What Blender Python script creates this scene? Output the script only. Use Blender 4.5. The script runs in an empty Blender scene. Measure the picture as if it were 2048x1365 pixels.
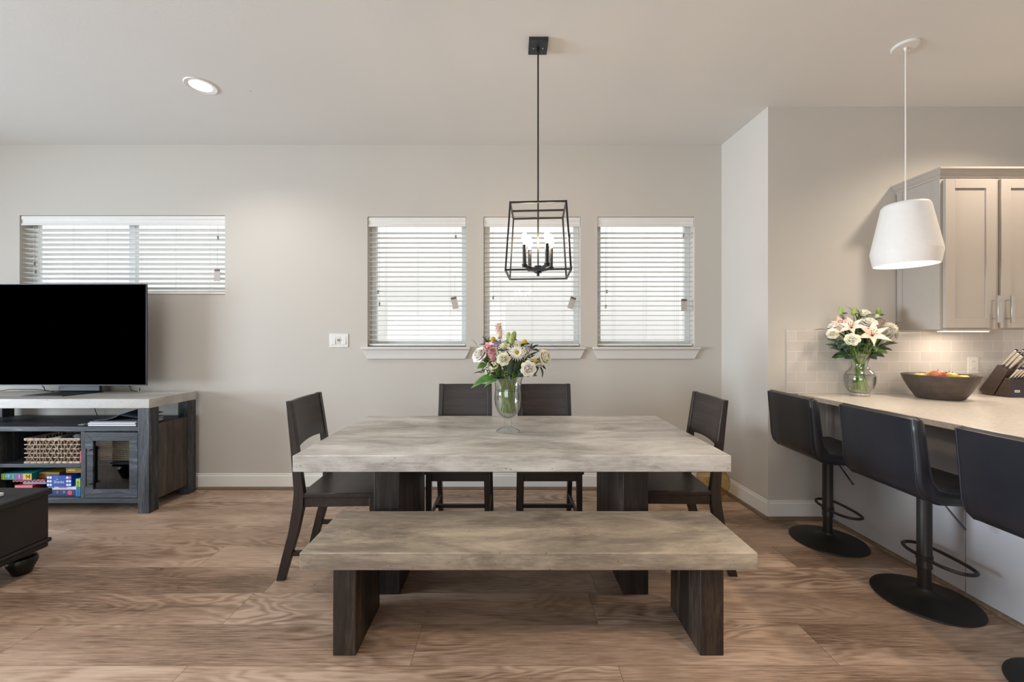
import bpy, bmesh, math, random
from mathutils import Vector, Matrix

random.seed(7)
PI = math.pi
SC = bpy.context.scene
COL = SC.collection

# ------------------------------------------------------------------ camera, world, lights, exposure
FPX = 808.0                      # focal length in pixels of the 2048 px wide frame
EYE = 1.334                      # camera height above the floor
cam = bpy.data.cameras.new('camera'); cam_o = bpy.data.objects.new('camera', cam); COL.objects.link(cam_o)
cam.sensor_width = 36; cam.lens = 36 * FPX / 2048
cam.shift_x = (1024 - 1018) / 2048; cam.shift_y = -(682.5 - 677) / 2048
cam.clip_start = 0.05
cam_o.location = (0, 0, EYE); cam_o.rotation_euler = (PI / 2, 0, 0)
SC.camera = cam_o
SC.view_settings.view_transform = 'Standard'; SC.view_settings.look = 'None'
SC.view_settings.gamma = 1; SC.view_settings.use_curve_mapping = False
SC.view_settings.exposure = -0.2

W = bpy.data.worlds.new('sky'); SC.world = W; W.use_nodes = True
bgn = W.node_tree.nodes['Background']; bgn.inputs[0].default_value = (0.93, 0.97, 1.0, 1); bgn.inputs[1].default_value = 2.3

def light(name, kind, loc, power, color=(1, 1, 1), rot=(0, 0, 0), **kw):
    l = bpy.data.lights.new(name, kind); l.energy = power; l.color = color
    for k, v in kw.items(): setattr(l, k, v)
    o = bpy.data.objects.new(name, l); COL.objects.link(o); o.location = loc; o.rotation_euler = rot
    return o
# daylight that comes in through the big patio window in the rear wall
light('daylight_rear', 'AREA', (-1.7, -3.35, 1.3), 45, (0.88, 0.94, 1.0), (PI / 2 + .75, 0, 0), shape='RECTANGLE', size=3.2, size_y=1.9)
# daylight of a window in the left wall, beside the camera
light('daylight_side', 'AREA', (-7.9, 0.5, 1.5), 290, (0.74, 0.87, 1.0), (PI / 2, 0, -PI / 2), shape='RECTANGLE', size=2.4, size_y=1.8, spread=1.75)
# recessed ceiling lights (only the first has a housing; the rest are unseen spots)
DOWN = [(-2.09, 2.74, (1, .93, .86), 15), (-2.09, 0.5, (1, .93, .86), 15), (0.2, 0.2, (1, .86, .70), 13), (3.25, 2.2, (1, .86, .70), 34),
        (3.3, 0.4, (1, .82, .64), 38), (0.9, -1.2, (1, .9, .8), 8), (1.75, 0.35, (1, .80, .60), 30)]
for x, y, c_, p_ in DOWN:
    light('downlight', 'SPOT', (x, y, 3.025), p_ * 3.4, c_, spot_size=2.5, spot_blend=0.8, shadow_soft_size=0.055)

# ------------------------------------------------------------------ helpers
def lin(h):
    h = h.lstrip('#'); v = [int(h[i:i + 2], 16) / 255 for i in (0, 2, 4)]
    return tuple((c / 12.92 if c <= .04045 else ((c + .055) / 1.055) ** 2.4) for c in v) + (1,)

class NT:
    def __init__(s, name):
        s.m = bpy.data.materials.new(name); s.m.use_nodes = True; s.t = s.m.node_tree; s.n = s.t.nodes; s.l = s.t.links
        s.b = s.n['Principled BSDF']; s._co = None
    def node(s, kind, **kw):
        n = s.n.new(kind)
        for k, v in kw.items(): setattr(n, k, v)
        return n
    def put(s, n, key, v):
        if isinstance(v, bpy.types.NodeSocket): s.l.new(v, n.inputs[key])
        elif v is not None: n.inputs[key].default_value = v
    def co(s, scale=None, rot=None, loc=None):
        if s._co is None: s._co = s.node('ShaderNodeTexCoord').outputs['Object']
        if scale is None and rot is None and loc is None: return s._co
        m = s.node('ShaderNodeMapping'); s.l.new(s._co, m.inputs[0])
        if loc is not None: m.inputs[1].default_value = loc
        if rot is not None: m.inputs[2].default_value = rot
        if scale is not None: m.inputs[3].default_value = scale
        return m.outputs[0]
    def noise(s, vec, scale=5, detail=4, rough=.5, dist=0):
        n = s.node('ShaderNodeTexNoise'); s.put(n, 'Vector', vec); s.put(n, 'Scale', scale); s.put(n, 'Detail', detail)
        s.put(n, 'Roughness', rough); s.put(n, 'Distortion', dist); return n.outputs['Fac']
    def math(s, op, a, b=None, c=None):
        n = s.node('ShaderNodeMath', operation=op); s.put(n, 0, a); s.put(n, 1, b); s.put(n, 2, c); return n.outputs[0]
    def ramp(s, fac, stops, interp='LINEAR'):
        n = s.node('ShaderNodeValToRGB'); s.put(n, 'Fac', fac); cr = n.color_ramp; cr.interpolation = interp
        while len(cr.elements) < len(stops): cr.elements.new(.5)
        for e, (p, c) in zip(cr.elements, stops):
            e.position = p; e.color = lin(c) if isinstance(c, str) else c
        return n.outputs[0]
    def mix(s, fac, a, b, mode='MIX'):
        n = s.node('ShaderNodeMix', data_type='RGBA', blend_type=mode)
        s.put(n, 0, fac)
        for i, v in ((6, a), (7, b)):
            if isinstance(v, str): v = lin(v)
            s.put(n, i, v)
        return n.outputs[2]
    def bump(s, h, strength=.2, dist=.01):
        n = s.node('ShaderNodeBump'); s.put(n, 'Height', h); s.put(n, 'Strength', strength); s.put(n, 'Distance', dist)
        s.l.new(n.outputs[0], s.b.inputs['Normal'])
    def set(s, **kw):
        names = dict(color='Base Color', rough='Roughness', metal='Metallic', spec='Specular IOR Level', coat='Coat Weight',
                     emit='Emission Color', power='Emission Strength', trans='Transmission Weight', ior='IOR', sheen='Sheen Weight',
                     sss='Subsurface Weight', alpha='Alpha', coatr='Coat Roughness')
        for k, v in kw.items():
            if isinstance(v, str): v = lin(v)
            s.put(s.b, names[k], v)
        return s.m

def plain(name, color, rough=.5, **kw):
    # flat colour with a faint procedural mottling
    t = NT(name); f = t.noise(t.co(), 35, 3)
    c = lin(color) if isinstance(color, str) else color
    lo = tuple(x * .985 for x in c[:3]) + (1,); hi = tuple(min(1, x * 1.015) for x in c[:3]) + (1,)
    return t.set(color=t.ramp(f, [(.3, lo), (.7, hi)]), rough=rough, **kw)

def paint(name, color, bump=.12, rough=.8):
    t = NT(name); f = t.noise(t.co(), 1.3, 2); c = lin(color)
    lo = tuple(x * .985 for x in c[:3]) + (1,)
    t.set(color=t.ramp(f, [(.35, lo), (.65, c)]), rough=rough, spec=.3)
    t.bump(t.noise(t.co(), 160, 3, .6), bump, .002); return t.m

def wood(name, stops, axis='x', freq=1.0, rough=.5, bump=.25, planks=None, spec=.4, fine=1.0):
    # grain runs along the axis; stops colour it from dark to light
    t = NT(name)
    st = {'x': (1.2, 14, 14), 'y': (14, 1.2, 14), 'z': (14, 14, 1.2)}[axis]
    st = tuple(v * freq for v in st)
    a = t.noise(t.co(st), 2.2, 6, .62, .6)
    st2 = tuple(v * 5 * fine for v in st)
    b = t.noise(t.co(st2), 3.0, 3, .6)
    f = t.math('ADD', t.math('MULTIPLY', a, .68), t.math('MULTIPLY', b, .32))
    if planks:
        ax, wd = planks
        sx = t.node('ShaderNodeSeparateXYZ'); t.l.new(t.co(), sx.inputs[0])
        q = t.math('DIVIDE', sx.outputs['XYZ'.index(ax)], wd)
        wn = t.node('ShaderNodeTexWhiteNoise', noise_dimensions='1D'); t.put(wn, 'W', t.math('FLOOR', q))
        f = t.math('ADD', f, t.math('MULTIPLY', t.math('SUBTRACT', wn.outputs[0], .5), .14))
    col = t.ramp(f, stops)
    t.set(color=col, rough=rough, spec=spec); t.bump(f, bump, .004); return t.m

# --- materials
M = {}
M['wall'] = paint('wall_paint', '#c8c2b9')
M['ceiling'] = paint('ceiling_paint', '#dedcd8', .18, .9)
M['trim'] = paint('trim_paint', '#e8e5df', .03, .45)
M['sill'] = paint('sill_paint', '#d6d2cc', .03, .5)
M['white'] = plain('white_plastic', '#e6e4e0', .4)
M['vinyl'] = plain('white_vinyl', '#dfe2e0', .45)
M['cream'] = plain('cream_plastic', '#dcd7ce', .4)
M['grey_tag'] = plain('tag_card', '#b9b3ad', .7)
M['tag_head'] = plain('tag_header', '#6c5a58', .7)
M['tassel'] = plain('tassel_plastic', '#8d8b88', .5)
M['black_metal'] = plain('black_metal', '#17181b', .4, spec=.5)
M['canopy_metal'] = plain('canopy_metal', '#262b33', .42, spec=.5)
M['stool_metal'] = plain('stool_metal', '#2b2725', .42, metal=.3)
M['stool_base'] = plain('stool_base_metal', '#1d1b18', .5, spec=.4)
M['chrome'] = plain('brushed_nickel', '#c9c6c3', .25, metal=.9)
M['dark'] = plain('dark_gap', '#0b0b0c', .8)
M['cable'] = plain('cable_rubber', '#101113', .5)
M['steel'] = plain('knife_steel', '#d4ccc4', .25, metal=.85)
M['cab'] = paint('cabinet_paint', '#aaa198', .02, .4)
M['panel'] = paint('panel_paint', '#b4b1b2', .02, .45)
M['wood_round'] = wood('quarter_round_wood', [(.3, '#5d4c3c'), (.7, '#8a745d')], 'x', rough=.5)
M['chair'] = wood('espresso_wood_seat', [(.25, '#1e1816'), (.55, '#332a26'), (.8, '#463b36')], 'y', 1.2, .38, .12)
M['chair_z'] = wood('espresso_wood_post', [(.25, '#1f1a18'), (.55, '#322926'), (.8, '#433834')], 'z', 1.2, .38, .12)
M['leg_wood'] = wood('rough_dark_timber', [(.28, '#120e0c'), (.48, '#2a221e'), (.6, '#42362f'), (.76, '#77655a')], 'z', 1.0, .5, .5, ('Y', .1))
M['bench_leg'] = wood('rough_dark_timber_bench', [(.28, '#120e0b'), (.48, '#2a211b'), (.6, '#41352a'), (.76, '#70604c')], 'z', 1.0, .5, .5, ('Y', .1))
M['console'] = wood('charcoal_timber_sky_sheen', [(.3, '#15171b'), (.48, '#303338'), (.6, '#4c5057'), (.72, '#888d94')], 'x', 1.0, .5, .6)  # bluish cast of reflected daylight is put into the wood colour
M['console_z'] = wood('charcoal_timber_post', [(.3, '#16181a'), (.48, '#303235'), (.6, '#4a4b4e'), (.74, '#7e8083')], 'z', 1.0, .5, .6)
M['console_side'] = wood('brown_grey_timber', [(.25, '#26221f'), (.5, '#443c35'), (.66, '#5a5047'), (.85, '#80766b')], 'z', .9, .55, .5, ('Y', .0735))  # browner copy for the sides, without the painted daylight cast

def concrete(name, stops, pit=.72):
    t = NT(name)
    a = t.noise(t.co((1.0, 3.2, 3.2)), 1.9, 7, .66, .5)
    b = t.noise(t.co((5, 45, 45)), 2.5, 5, .7)
    f = t.math('ADD', t.math('MULTIPLY', a, .74), t.math('MULTIPLY', b, .26))
    col = t.ramp(f, stops)
    v = t.node('ShaderNodeTexVoronoi', feature='F1'); t.put(v, 'Vector', t.co((1, 1.7, 1.7), loc=(.3, .1, .2))); t.put(v, 'Scale', 21)
    m = t.noise(t.co(), 9, 2)
    pits = t.math('MULTIPLY', t.math('LESS_THAN', v.outputs['Distance'], .085), t.math('GREATER_THAN', m, .52))
    v2 = t.node('ShaderNodeTexVoronoi', feature='F1'); t.put(v2, 'Vector', t.co((1, 2.2, 2.2), loc=(.7, .4, .2))); t.put(v2, 'Scale', 60)
    p2 = t.math('MULTIPLY', t.math('LESS_THAN', v2.outputs['Distance'], .09), t.math('GREATER_THAN', m, .5))
    p = t.math('MULTIPLY', t.math('MAXIMUM', pits, p2), .75)
    col = t.mix(p, col, '#40362e')
    t.set(color=col, rough=.36, spec=.55); t.bump(t.math('SUBTRACT', f, p), .08, .003); return t.m
M['table_top'] = concrete('weathered_grey_top', [(.36, '#88827b'), (.46, '#aba6a0'), (.53, '#c1bdb7'), (.64, '#d6d3cd')])
M['bench_top'] = concrete('weathered_tan_top', [(.36, '#6c6056'), (.46, '#857a6d'), (.53, '#9c907f'), (.64, '#bcae99')])
M['console_top'] = concrete('weathered_pale_top', [(.3, '#918b84'), (.45, '#aaa6a1'), (.56, '#bbb7b1'), (.72, '#c9c3b9')])

def floor_material():
    t = NT('oak_plank_floor')
    s = t.node('ShaderNodeSeparateXYZ'); t.l.new(t.co(), s.inputs[0]); X, Y = s.outputs[0], s.outputs[1]
    PW, PL = .235, 1.75
    row = t.math('FLOOR', t.math('DIVIDE', Y, PW)); fr = t.math('FRACT', t.math('DIVIDE', Y, PW))
    wr = t.node('ShaderNodeTexWhiteNoise', noise_dimensions='1D'); t.put(wr, 'W', row)
    xs = t.math('ADD', t.math('DIVIDE', X, PL), t.math('MULTIPLY', wr.outputs[0], 7.3))
    colm = t.math('FLOOR', xs); fx = t.math('FRACT', xs)
    cv = t.node('ShaderNodeCombineXYZ'); t.put(cv, 0, row); t.put(cv, 1, colm)
    wp = t.node('ShaderNodeTexWhiteNoise', noise_dimensions='2D'); t.put(wp, 'Vector', cv.outputs[0])
    r = wp.outputs[0]
    off = t.math('MULTIPLY', r, 37.0)
    gv = t.node('ShaderNodeCombineXYZ'); t.put(gv, 0, t.math('ADD', t.math('MULTIPLY', X, .95), off)); t.put(gv, 1, t.math('ADD', t.math('MULTIPLY', Y, 4.2), off)); t.put(gv, 2, off)
    n1 = t.noise(gv.outputs[0], 1.0, 3.0, .42, .3)
    rings = t.math('MULTIPLY_ADD', t.math('SINE', t.math('MULTIPLY', n1, 135.0)), .5, .5)
    ringmask = t.math('MINIMUM', t.math('MAXIMUM', t.math('MULTIPLY', t.math('SUBTRACT', t.noise(gv.outputs[0], .75, 1), .42), 4.0), .12), 1.0)
    warp = t.noise(gv.outputs[0], .9, 4, .6)
    fv = t.node('ShaderNodeCombineXYZ'); t.put(fv, 0, t.math('ADD', t.math('MULTIPLY', X, 4), off)); t.put(fv, 1, t.math('ADD', t.math('MULTIPLY', Y, 90), off))
    fine = t.noise(fv.outputs[0], 1.6, 4, .65)
    f = t.math('ADD', t.math('ADD', t.math('MULTIPLY', t.math('MULTIPLY', rings, ringmask), .16), t.math('MULTIPLY', warp, .52)), t.math('MULTIPLY', fine, .46))
    f = t.math('ADD', f, t.math('MULTIPLY', t.math('SUBTRACT', r, .5), .075))
    col = t.ramp(f, [(.36, '#6b5644'), (.46, '#977d69'), (.55, '#b19681'), (.63, '#c1a792'), (.76, '#ceb8a4')])
    # dark knots and cracks
    kn = t.noise(gv.outputs[0], 2.1, 5, .7, 1.2)
    k = t.math('MULTIPLY', t.math('SUBTRACT', .335, kn), 12.0)
    k = t.math('MAXIMUM', t.math('MINIMUM', k, .75), 0)
    col = t.mix(k, col, '#4a3428')
    # seams
    e1 = t.math('LESS_THAN', t.math('MINIMUM', fr, t.math('SUBTRACT', 1, fr)), .006)
    e2 = t.math('LESS_THAN', t.math('MINIMUM', fx, t.math('SUBTRACT', 1, fx)), .0009)
    e = t.math('MAXIMUM', e1, e2)
    col = t.mix(t.math('MULTIPLY', e, .55), col, '#4b3a2d')
    t.set(color=col, rough=t.math('MULTIPLY_ADD', fine, .2, .32), spec=.4)
    t.bump(t.math('SUBTRACT', t.math('MULTIPLY', f, .4), e), .12, .002)
    return t.m
M['floor'] = floor_material()

def tile_material():
    t = NT('subway_tile')
    s = t.node('ShaderNodeSeparateXYZ'); t.l.new(t.co(), s.inputs[0])
    v = t.node('ShaderNodeCombineXYZ'); t.put(v, 0, t.math('ADD', s.outputs[0], .02)); t.put(v, 1, t.math('SUBTRACT', s.outputs[2], .935 - .0757 * 20))
    b = t.node('ShaderNodeTexBrick'); b.offset = .5; t.put(b, 'Vector', v.outputs[0]); t.put(b, 'Scale', 1.0)
    t.put(b, 'Brick Width', .1525); t.put(b, 'Row Height', .0757); t.put(b, 'Mortar Size', .0018); t.put(b, 'Mortar Smooth', .3)
    t.put(b, 'Color1', lin('#c9c1ba')); t.put(b, 'Color2', lin('#d0c9c1')); t.put(b, 'Mortar', lin('#e6dfd6'))
    t.set(color=b.outputs[0], rough=.12, spec=.6)
    wav = t.noise(t.co(), 9, 2)
    t.bump(t.math('ADD', t.math('MULTIPLY', b.outputs['Fac'], -1), t.math('MULTIPLY', wav, .35)), .35, .003); return t.m
M['tile'] = tile_material()
M['counter'] = (lambda t: (t.set(color=t.ramp(t.noise(t.co(), 60, 4, .6), [(.35, '#d4cbc0'), (.65, '#e0d8ce')]), rough=.22, spec=.5)))(NT('quartz_counter'))

def leather(name, color, rough=.42):
    t = NT(name); v = t.node('ShaderNodeTexVoronoi', feature='F1'); t.put(v, 'Vector', t.co()); t.put(v, 'Scale', 330)
    big = t.noise(t.co(), 7, 3)
    c = lin(color); hi = tuple(x * 1.35 for x in c[:3]) + (1,)
    t.set(color=t.ramp(big, [(.3, c), (.7, hi)]), rough=rough, spec=.5)
    t.bump(t.math('ADD', t.math('MULTIPLY', v.outputs['Distance'], .25), big), .12, .004); return t.m
M['leather'] = leather('black_leather', '#1b1c22', .36)
M['leather_seam'] = plain('black_piping', '#2f3036', .5)
M['ottoman'] = leather('ottoman_black', '#1b1a19', .5)
M['ottoman_wood'] = plain('ottoman_black_wood', '#100f0f', .35, spec=.5)

def glass(name, tint=(1, 1, 1, 1), gl=.9, edge=1.0, base=.045):
    # thin clear sheet: straight see-through plus a mirror reflection that grows at grazing angles
    m = bpy.data.materials.new(name); m.use_nodes = True; t = m.node_tree; t.nodes.clear()
    o = t.nodes.new('ShaderNodeOutputMaterial'); mx = t.nodes.new('ShaderNodeMixShader'); tr = t.nodes.new('ShaderNodeBsdfTransparent')
    g = t.nodes.new('ShaderNodeBsdfGlossy'); f = t.nodes.new('ShaderNodeLayerWeight'); f.inputs[0].default_value = .5
    p = t.nodes.new('ShaderNodeMath'); p.operation = 'POWER'; p.inputs[1].default_value = 3.5
    q = t.nodes.new('ShaderNodeMath'); q.operation = 'MULTIPLY_ADD'; q.inputs[1].default_value = .8; q.inputs[2].default_value = base
    t.links.new(f.outputs['Facing'], p.inputs[0]); t.links.new(p.outputs[0], q.inputs[0])
    em = t.nodes.new('ShaderNodeMix'); em.data_type = 'RGBA'; em.inputs[6].default_value = tint; em.inputs[7].default_value = tuple(v * edge for v in tint[:3]) + (1,)
    t.links.new(p.outputs[0], em.inputs[0]); t.links.new(em.outputs[2], tr.inputs[0]); g.inputs['Roughness'].default_value = .02; g.inputs[0].default_value = (gl, gl, gl, 1)
    t.links.new(q.outputs[0], mx.inputs[0]); t.links.new(tr.outputs[0], mx.inputs[1]); t.links.new(g.outputs[0], mx.inputs[2])
    t.links.new(mx.outputs[0], o.inputs[0]); return m
M['pane'] = glass('window_glass')
M['cab_glass'] = glass('dark_cabinet_glass', (.72, .74, .76, 1))
M['vase_glass'] = glass('clear_vase_glass', (.975, .985, .98, 1), 1.0, .45, .07)
M['water'] = glass('vase_water', (.985, .99, .98, 1), .3)
M['amber'] = glass('amber_glass', (.97, .90, .74, 1), .9, .8, .05)
def emit(name, color, power):
    t = NT(name); return t.set(color='#ffffff', emit=lin(color), power=power)
M['lamp'] = emit('lit_diffuser', '#fff3e4', 9.0)
M['bulb'] = emit('lit_bulb', '#ffe2bc', 190.0)
M['pend_in'] = emit('lit_pendant_diffuser', '#fff4e2', 3.2)
M['strip'] = emit('lit_strip', '#ffe9cc', 12.0)
M['shade'] = plain('white_shade', '#e2ded9', .55)
M['screen'] = plain('black_screen', '#000000', .35, spec=.0)
M['bezel'] = plain('tv_bezel', '#3b3c40', .35, metal=.4)
M['tv_stand'] = plain('tv_stand_metal', '#15181d', .5)
M['stucco'] = paint('stucco', '#f3f1ee', .3)
M['ground'] = plain('outdoor_ground', '#8c8678', .9)
M['wicker'] = wood('wicker_fibre', [(.25, '#8d7662'), (.5, '#c2ae98'), (.8, '#e0d2bf')], 'x', 3, .75, .5)
M['seagrass'] = wood('seagrass_fibre', [(.25, '#a08a68'), (.5, '#c9b491'), (.8, '#e0cfae')], 'x', 3, .8, .5)
M['liner'] = plain('basket_inside', '#4a3c33', .9)
M['bowl'] = wood('dark_bowl_wood', [(.25, '#332a25'), (.55, '#4a3f38'), (.85, '#5e5148')], 'x', .6, .45, .25)
M['block'] = wood('knife_block_wood', [(.25, '#352b26'), (.55, '#463933'), (.85, '#52443c')], 'y', .8, .45, .1)
M['block_front'] = plain('knife_block_front', '#34323a', .5)

# --- mesh builder
class MB:
    def __init__(s): s.b = bmesh.new()
    def box(s, x0, x1, y0, y1, z0, z1):
        return s.hexa([(x0, y0, z0), (x1, y0, z0), (x1, y1, z0), (x0, y1, z0), (x0, y0, z1), (x1, y0, z1), (x1, y1, z1), (x0, y1, z1)])
    def hexa(s, p):
        v = [s.b.verts.new(q) for q in p]
        for f in ((3, 2, 1, 0), (4, 5, 6, 7), (0, 1, 5, 4), (1, 2, 6, 5), (2, 3, 7, 6), (3, 0, 4, 7)): s.b.faces.new([v[i] for i in f])
        return s
    def prism(s, pts, d):            # planar polygon swept by vector d
        d = Vector(d); a = [s.b.verts.new(p) for p in pts]; c = [s.b.verts.new(Vector(p) + d) for p in pts]; n = len(pts)
        s.b.faces.new(a[::-1]); s.b.faces.new(c)
        for i in range(n): s.b.faces.new((a[i], a[(i + 1) % n], c[(i + 1) % n], c[i]))
        return s
    def beam(s, secs):               # loft through quads (list of 4-point rings)
        rings = [[s.b.verts.new(p) for p in r] for r in secs]; k = len(secs[0])
        for A, B in zip(rings, rings[1:]):
            for i in range(k): s.b.faces.new((A[i], A[(i + 1) % k], B[(i + 1) % k], B[i]))
        s.b.faces.new(rings[0][::-1]); s.b.faces.new(rings[-1]); return s
    def tube(s, path, r, seg=8, closed=False, cap=True):
        path = [Vector(p) for p in path]; n = len(path); rr = r if isinstance(r, (list, tuple)) else [r] * n
        rings = []; up = None
        for i, p in enumerate(path):
            a = path[(i - 1) % n] if (closed or i) else p; b = path[(i + 1) % n] if (closed or i < n - 1) else p
            t = (b - a).normalized() if (b - a).length > 1e-9 else Vector((0, 0, 1))
            if up is None: up = t.orthogonal().normalized()
            u = (up - t * up.dot(t))
            u = u.normalized() if u.length > 1e-6 else t.orthogonal().normalized()
            up = u; w = t.cross(u)
            rings.append([s.b.verts.new(p + (u * math.cos(2 * PI * k / seg) + w * math.sin(2 * PI * k / seg)) * rr[i]) for k in range(seg)])
        m = n if closed else n - 1
        for i in range(m):
            A, B = rings[i], rings[(i + 1) % n]
            for k in range(seg): s.b.faces.new((A[k], A[(k + 1) % seg], B[(k + 1) % seg], B[k]))
        if cap and not closed: s.b.faces.new(rings[0][::-1]); s.b.faces.new(rings[-1])
        return s
    def lathe(s, prof, c=(0, 0, 0), seg=32, closed=False):
        rings = []
        for r, z in prof:
            if r < 1e-6: rings.append([s.b.verts.new((c[0], c[1], c[2] + z))])
            else: rings.append([s.b.verts.new((c[0] + r * math.cos(2 * PI * k / seg), c[1] + r * math.sin(2 * PI * k / seg), c[2] + z)) for k in range(seg)])
        pr = list(zip(rings, rings[1:])) + ([(rings[-1], rings[0])] if closed else [])
        for A, B in pr:
            for k in range(seg):
                k2 = (k + 1) % seg
                if len(A) == 1 and len(B) == 1: continue
                if len(A) == 1: s.b.faces.new((A[0], B[k2], B[k]))
                elif len(B) == 1: s.b.faces.new((A[k], A[k2], B[0]))
                else: s.b.faces.new((A[k], A[k2], B[k2], B[k]))
        return s
    def grid(s, fn, nu, nv):         # open surface fn(u, v), u and v in 0..1
        g = [[s.b.verts.new(fn(i / nu, j / nv)) for j in range(nv + 1)] for i in range(nu + 1)]
        for i in range(nu):
            for j in range(nv): s.b.faces.new((g[i][j], g[i + 1][j], g[i + 1][j + 1], g[i][j + 1]))
        return s
    def ball(s, c, r, sx=1, sy=1, sz=1, seg=12, rings=8, rot=None):
        base = len(s.b.verts)
        ret = bmesh.ops.create_uvsphere(s.b, u_segments=seg, v_segments=rings, radius=r)
        mt = Matrix.Translation(c) @ (rot.to_4x4() if rot else Matrix()) @ Matrix.Diagonal((sx, sy, sz, 1))
        bmesh.ops.transform(s.b, matrix=mt, verts=ret['verts']); return s
    def build(s, name, mat, parent=None, bevel=0, smooth=35, normals=True, seg=2, solid=0):
        if normals: bmesh.ops.recalc_face_normals(s.b, faces=s.b.faces)
        me = bpy.data.meshes.new(name); s.b.to_mesh(me); s.b.free()
        me.materials.append(M[mat] if isinstance(mat, str) else mat)
        if smooth:
            me.polygons.foreach_set('use_smooth', [True] * len(me.polygons))
            me.set_sharp_from_angle(angle=math.radians(smooth))
        o = bpy.data.objects.new(name, me); COL.objects.link(o)
        if parent is not None:
            o.parent = parent
            if getattr(parent, '_w', None) is None and WORLD: o.matrix_parent_inverse = Matrix.Translation(-root_loc(parent))
        if solid:
            q = o.modifiers.new('thickness', 'SOLIDIFY'); q.thickness = solid; q.offset = 0
        if bevel:
            b = o.modifiers.new('edge', 'BEVEL'); b.width = bevel; b.segments = seg; b.limit_method = 'ANGLE'; b.angle_limit = math.radians(40)
        return o
WORLD = True      # parts are modelled in room coordinates; False while a repeated thing is modelled around its own origin
def root_loc(p):
    v = Vector(p.location)
    return v

def tag(o, label=None, cat=None, group=None, kind=None):
    if label: o['label'] = label
    if cat: o['category'] = cat
    if group: o['group'] = group
    if kind: o['kind'] = kind
    return o
def thing(name, label, cat, loc=(0, 0, 0), group=None, rotz=0):
    o = bpy.data.objects.new(name, None); COL.objects.link(o); o.location = loc; o.rotation_euler = (0, 0, rotz)
    o.empty_display_size = .1
    return tag(o, label, cat, group)
def struct(name, mb, mat, label=None, cat=None, **kw):
    return tag(mb.build(name, mat, **kw), label, cat, kind='structure')
def copy_tree(o, parent=None):
    c = o.copy(); COL.objects.link(c)
    if parent is not None: c.parent = parent; c.matrix_parent_inverse = o.matrix_parent_inverse.copy()
    for ch in list(o.children): copy_tree(ch, c)
    return c
def text(name, s, size, mat, parent, mtx, depth=.0006):
    cu = bpy.data.curves.new(name, 'FONT'); cu.body = s; cu.size = size; cu.align_x = 'CENTER'; cu.align_y = 'CENTER'; cu.extrude = depth
    tmp = bpy.data.objects.new(name + '_tmp', cu); COL.objects.link(tmp)
    dg = bpy.context.evaluated_depsgraph_get(); me = bpy.data.meshes.new_from_object(tmp.evaluated_get(dg))
    bpy.data.objects.remove(tmp)
    me.transform(mtx); me.materials.clear(); me.materials.append(M[mat] if isinstance(mat, str) else mat)
    o = bpy.data.objects.new(name, me); COL.objects.link(o); o.parent = parent
    if WORLD: o.matrix_parent_inverse = Matrix.Translation(-root_loc(parent))
    return o
FACE_CAM = Matrix.Rotation(PI / 2, 4, 'X')

# ------------------------------------------------------------------ room shell
YB, YK, H = 3.58, 2.985, 3.048          # dining wall, kitchen wall, ceiling height
XL, XR, YR = -8.0, 4.9, -3.5
XC0, XC1 = 1.883, 1.914                 # the return wall between the two
struct('floor', MB().box(XL - .1, XR + .1, YR - .1, YB + .16, -.05, 0), 'floor', smooth=0)
struct('ceiling', MB().box(XL - .1, XR + .1, YR - .1, YB + .16, H, H + .08), 'ceiling', smooth=0)
WINS = [(-1.254, -.381, 1.259, 2.411), (-.226, .634, 1.259, 2.411), (.784, 1.644, 1.259, 2.411)]
LWIN = (-4.337, -2.517, 1.72, 2.424)
def wall_with_holes(mb, x0, x1, y0, y1, holes):
    xs = sorted(holes); cur = x0
    for a, b, z0, z1 in xs:
        mb.box(cur, a, y0, y1, 0, H); mb.box(a, b, y0, y1, 0, z0); mb.box(a, b, y0, y1, z1, H); cur = b
    mb.box(cur, x1, y0, y1, 0, H); return mb
struct('wall_back', wall_with_holes(MB(), XL - .1, XC0 + .12, YB, YB + .16, [LWIN] + WINS), 'wall', smooth=0)
struct('wall_return', MB().prism([(XC0, YB, 0), (XC1, YK, 0), (XC1, YB, 0)], (0, 0, H)), 'wall', smooth=0)
struct('wall_kitchen', MB().box(XC1, XR + .1, YK, YK + .16, 0, H), 'wall', smooth=0)
struct('wall_left', MB().box(XL - .1, XL, YR, -.7, 0, H).box(XL - .1, XL, 1.7, YB, 0, H).box(XL - .1, XL, -.7, 1.7, 0, .6).box(XL - .1, XL, -.7, 1.7, 2.4, H), 'wall', smooth=0)
struct('wall_right', MB().box(XR, XR + .1, YR, YK, 0, H), 'wall', smooth=0)
struct('wall_rear', wall_with_holes(MB(), XL, XR, YR - .1, YR, [(-3.3, -.1, .3, 2.3)]), 'wall', smooth=0)
# what stands outside the windows
struct('ground_outside', MB().box(-14, 14, YB + .2, 16, -.3, -.2), 'ground', smooth=0)
nb = MB().box(-13, 13, 8.2, 8.4, -.2, 6.0)
struct('neighbour_wall', nb, 'stucco', smooth=0)

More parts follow.
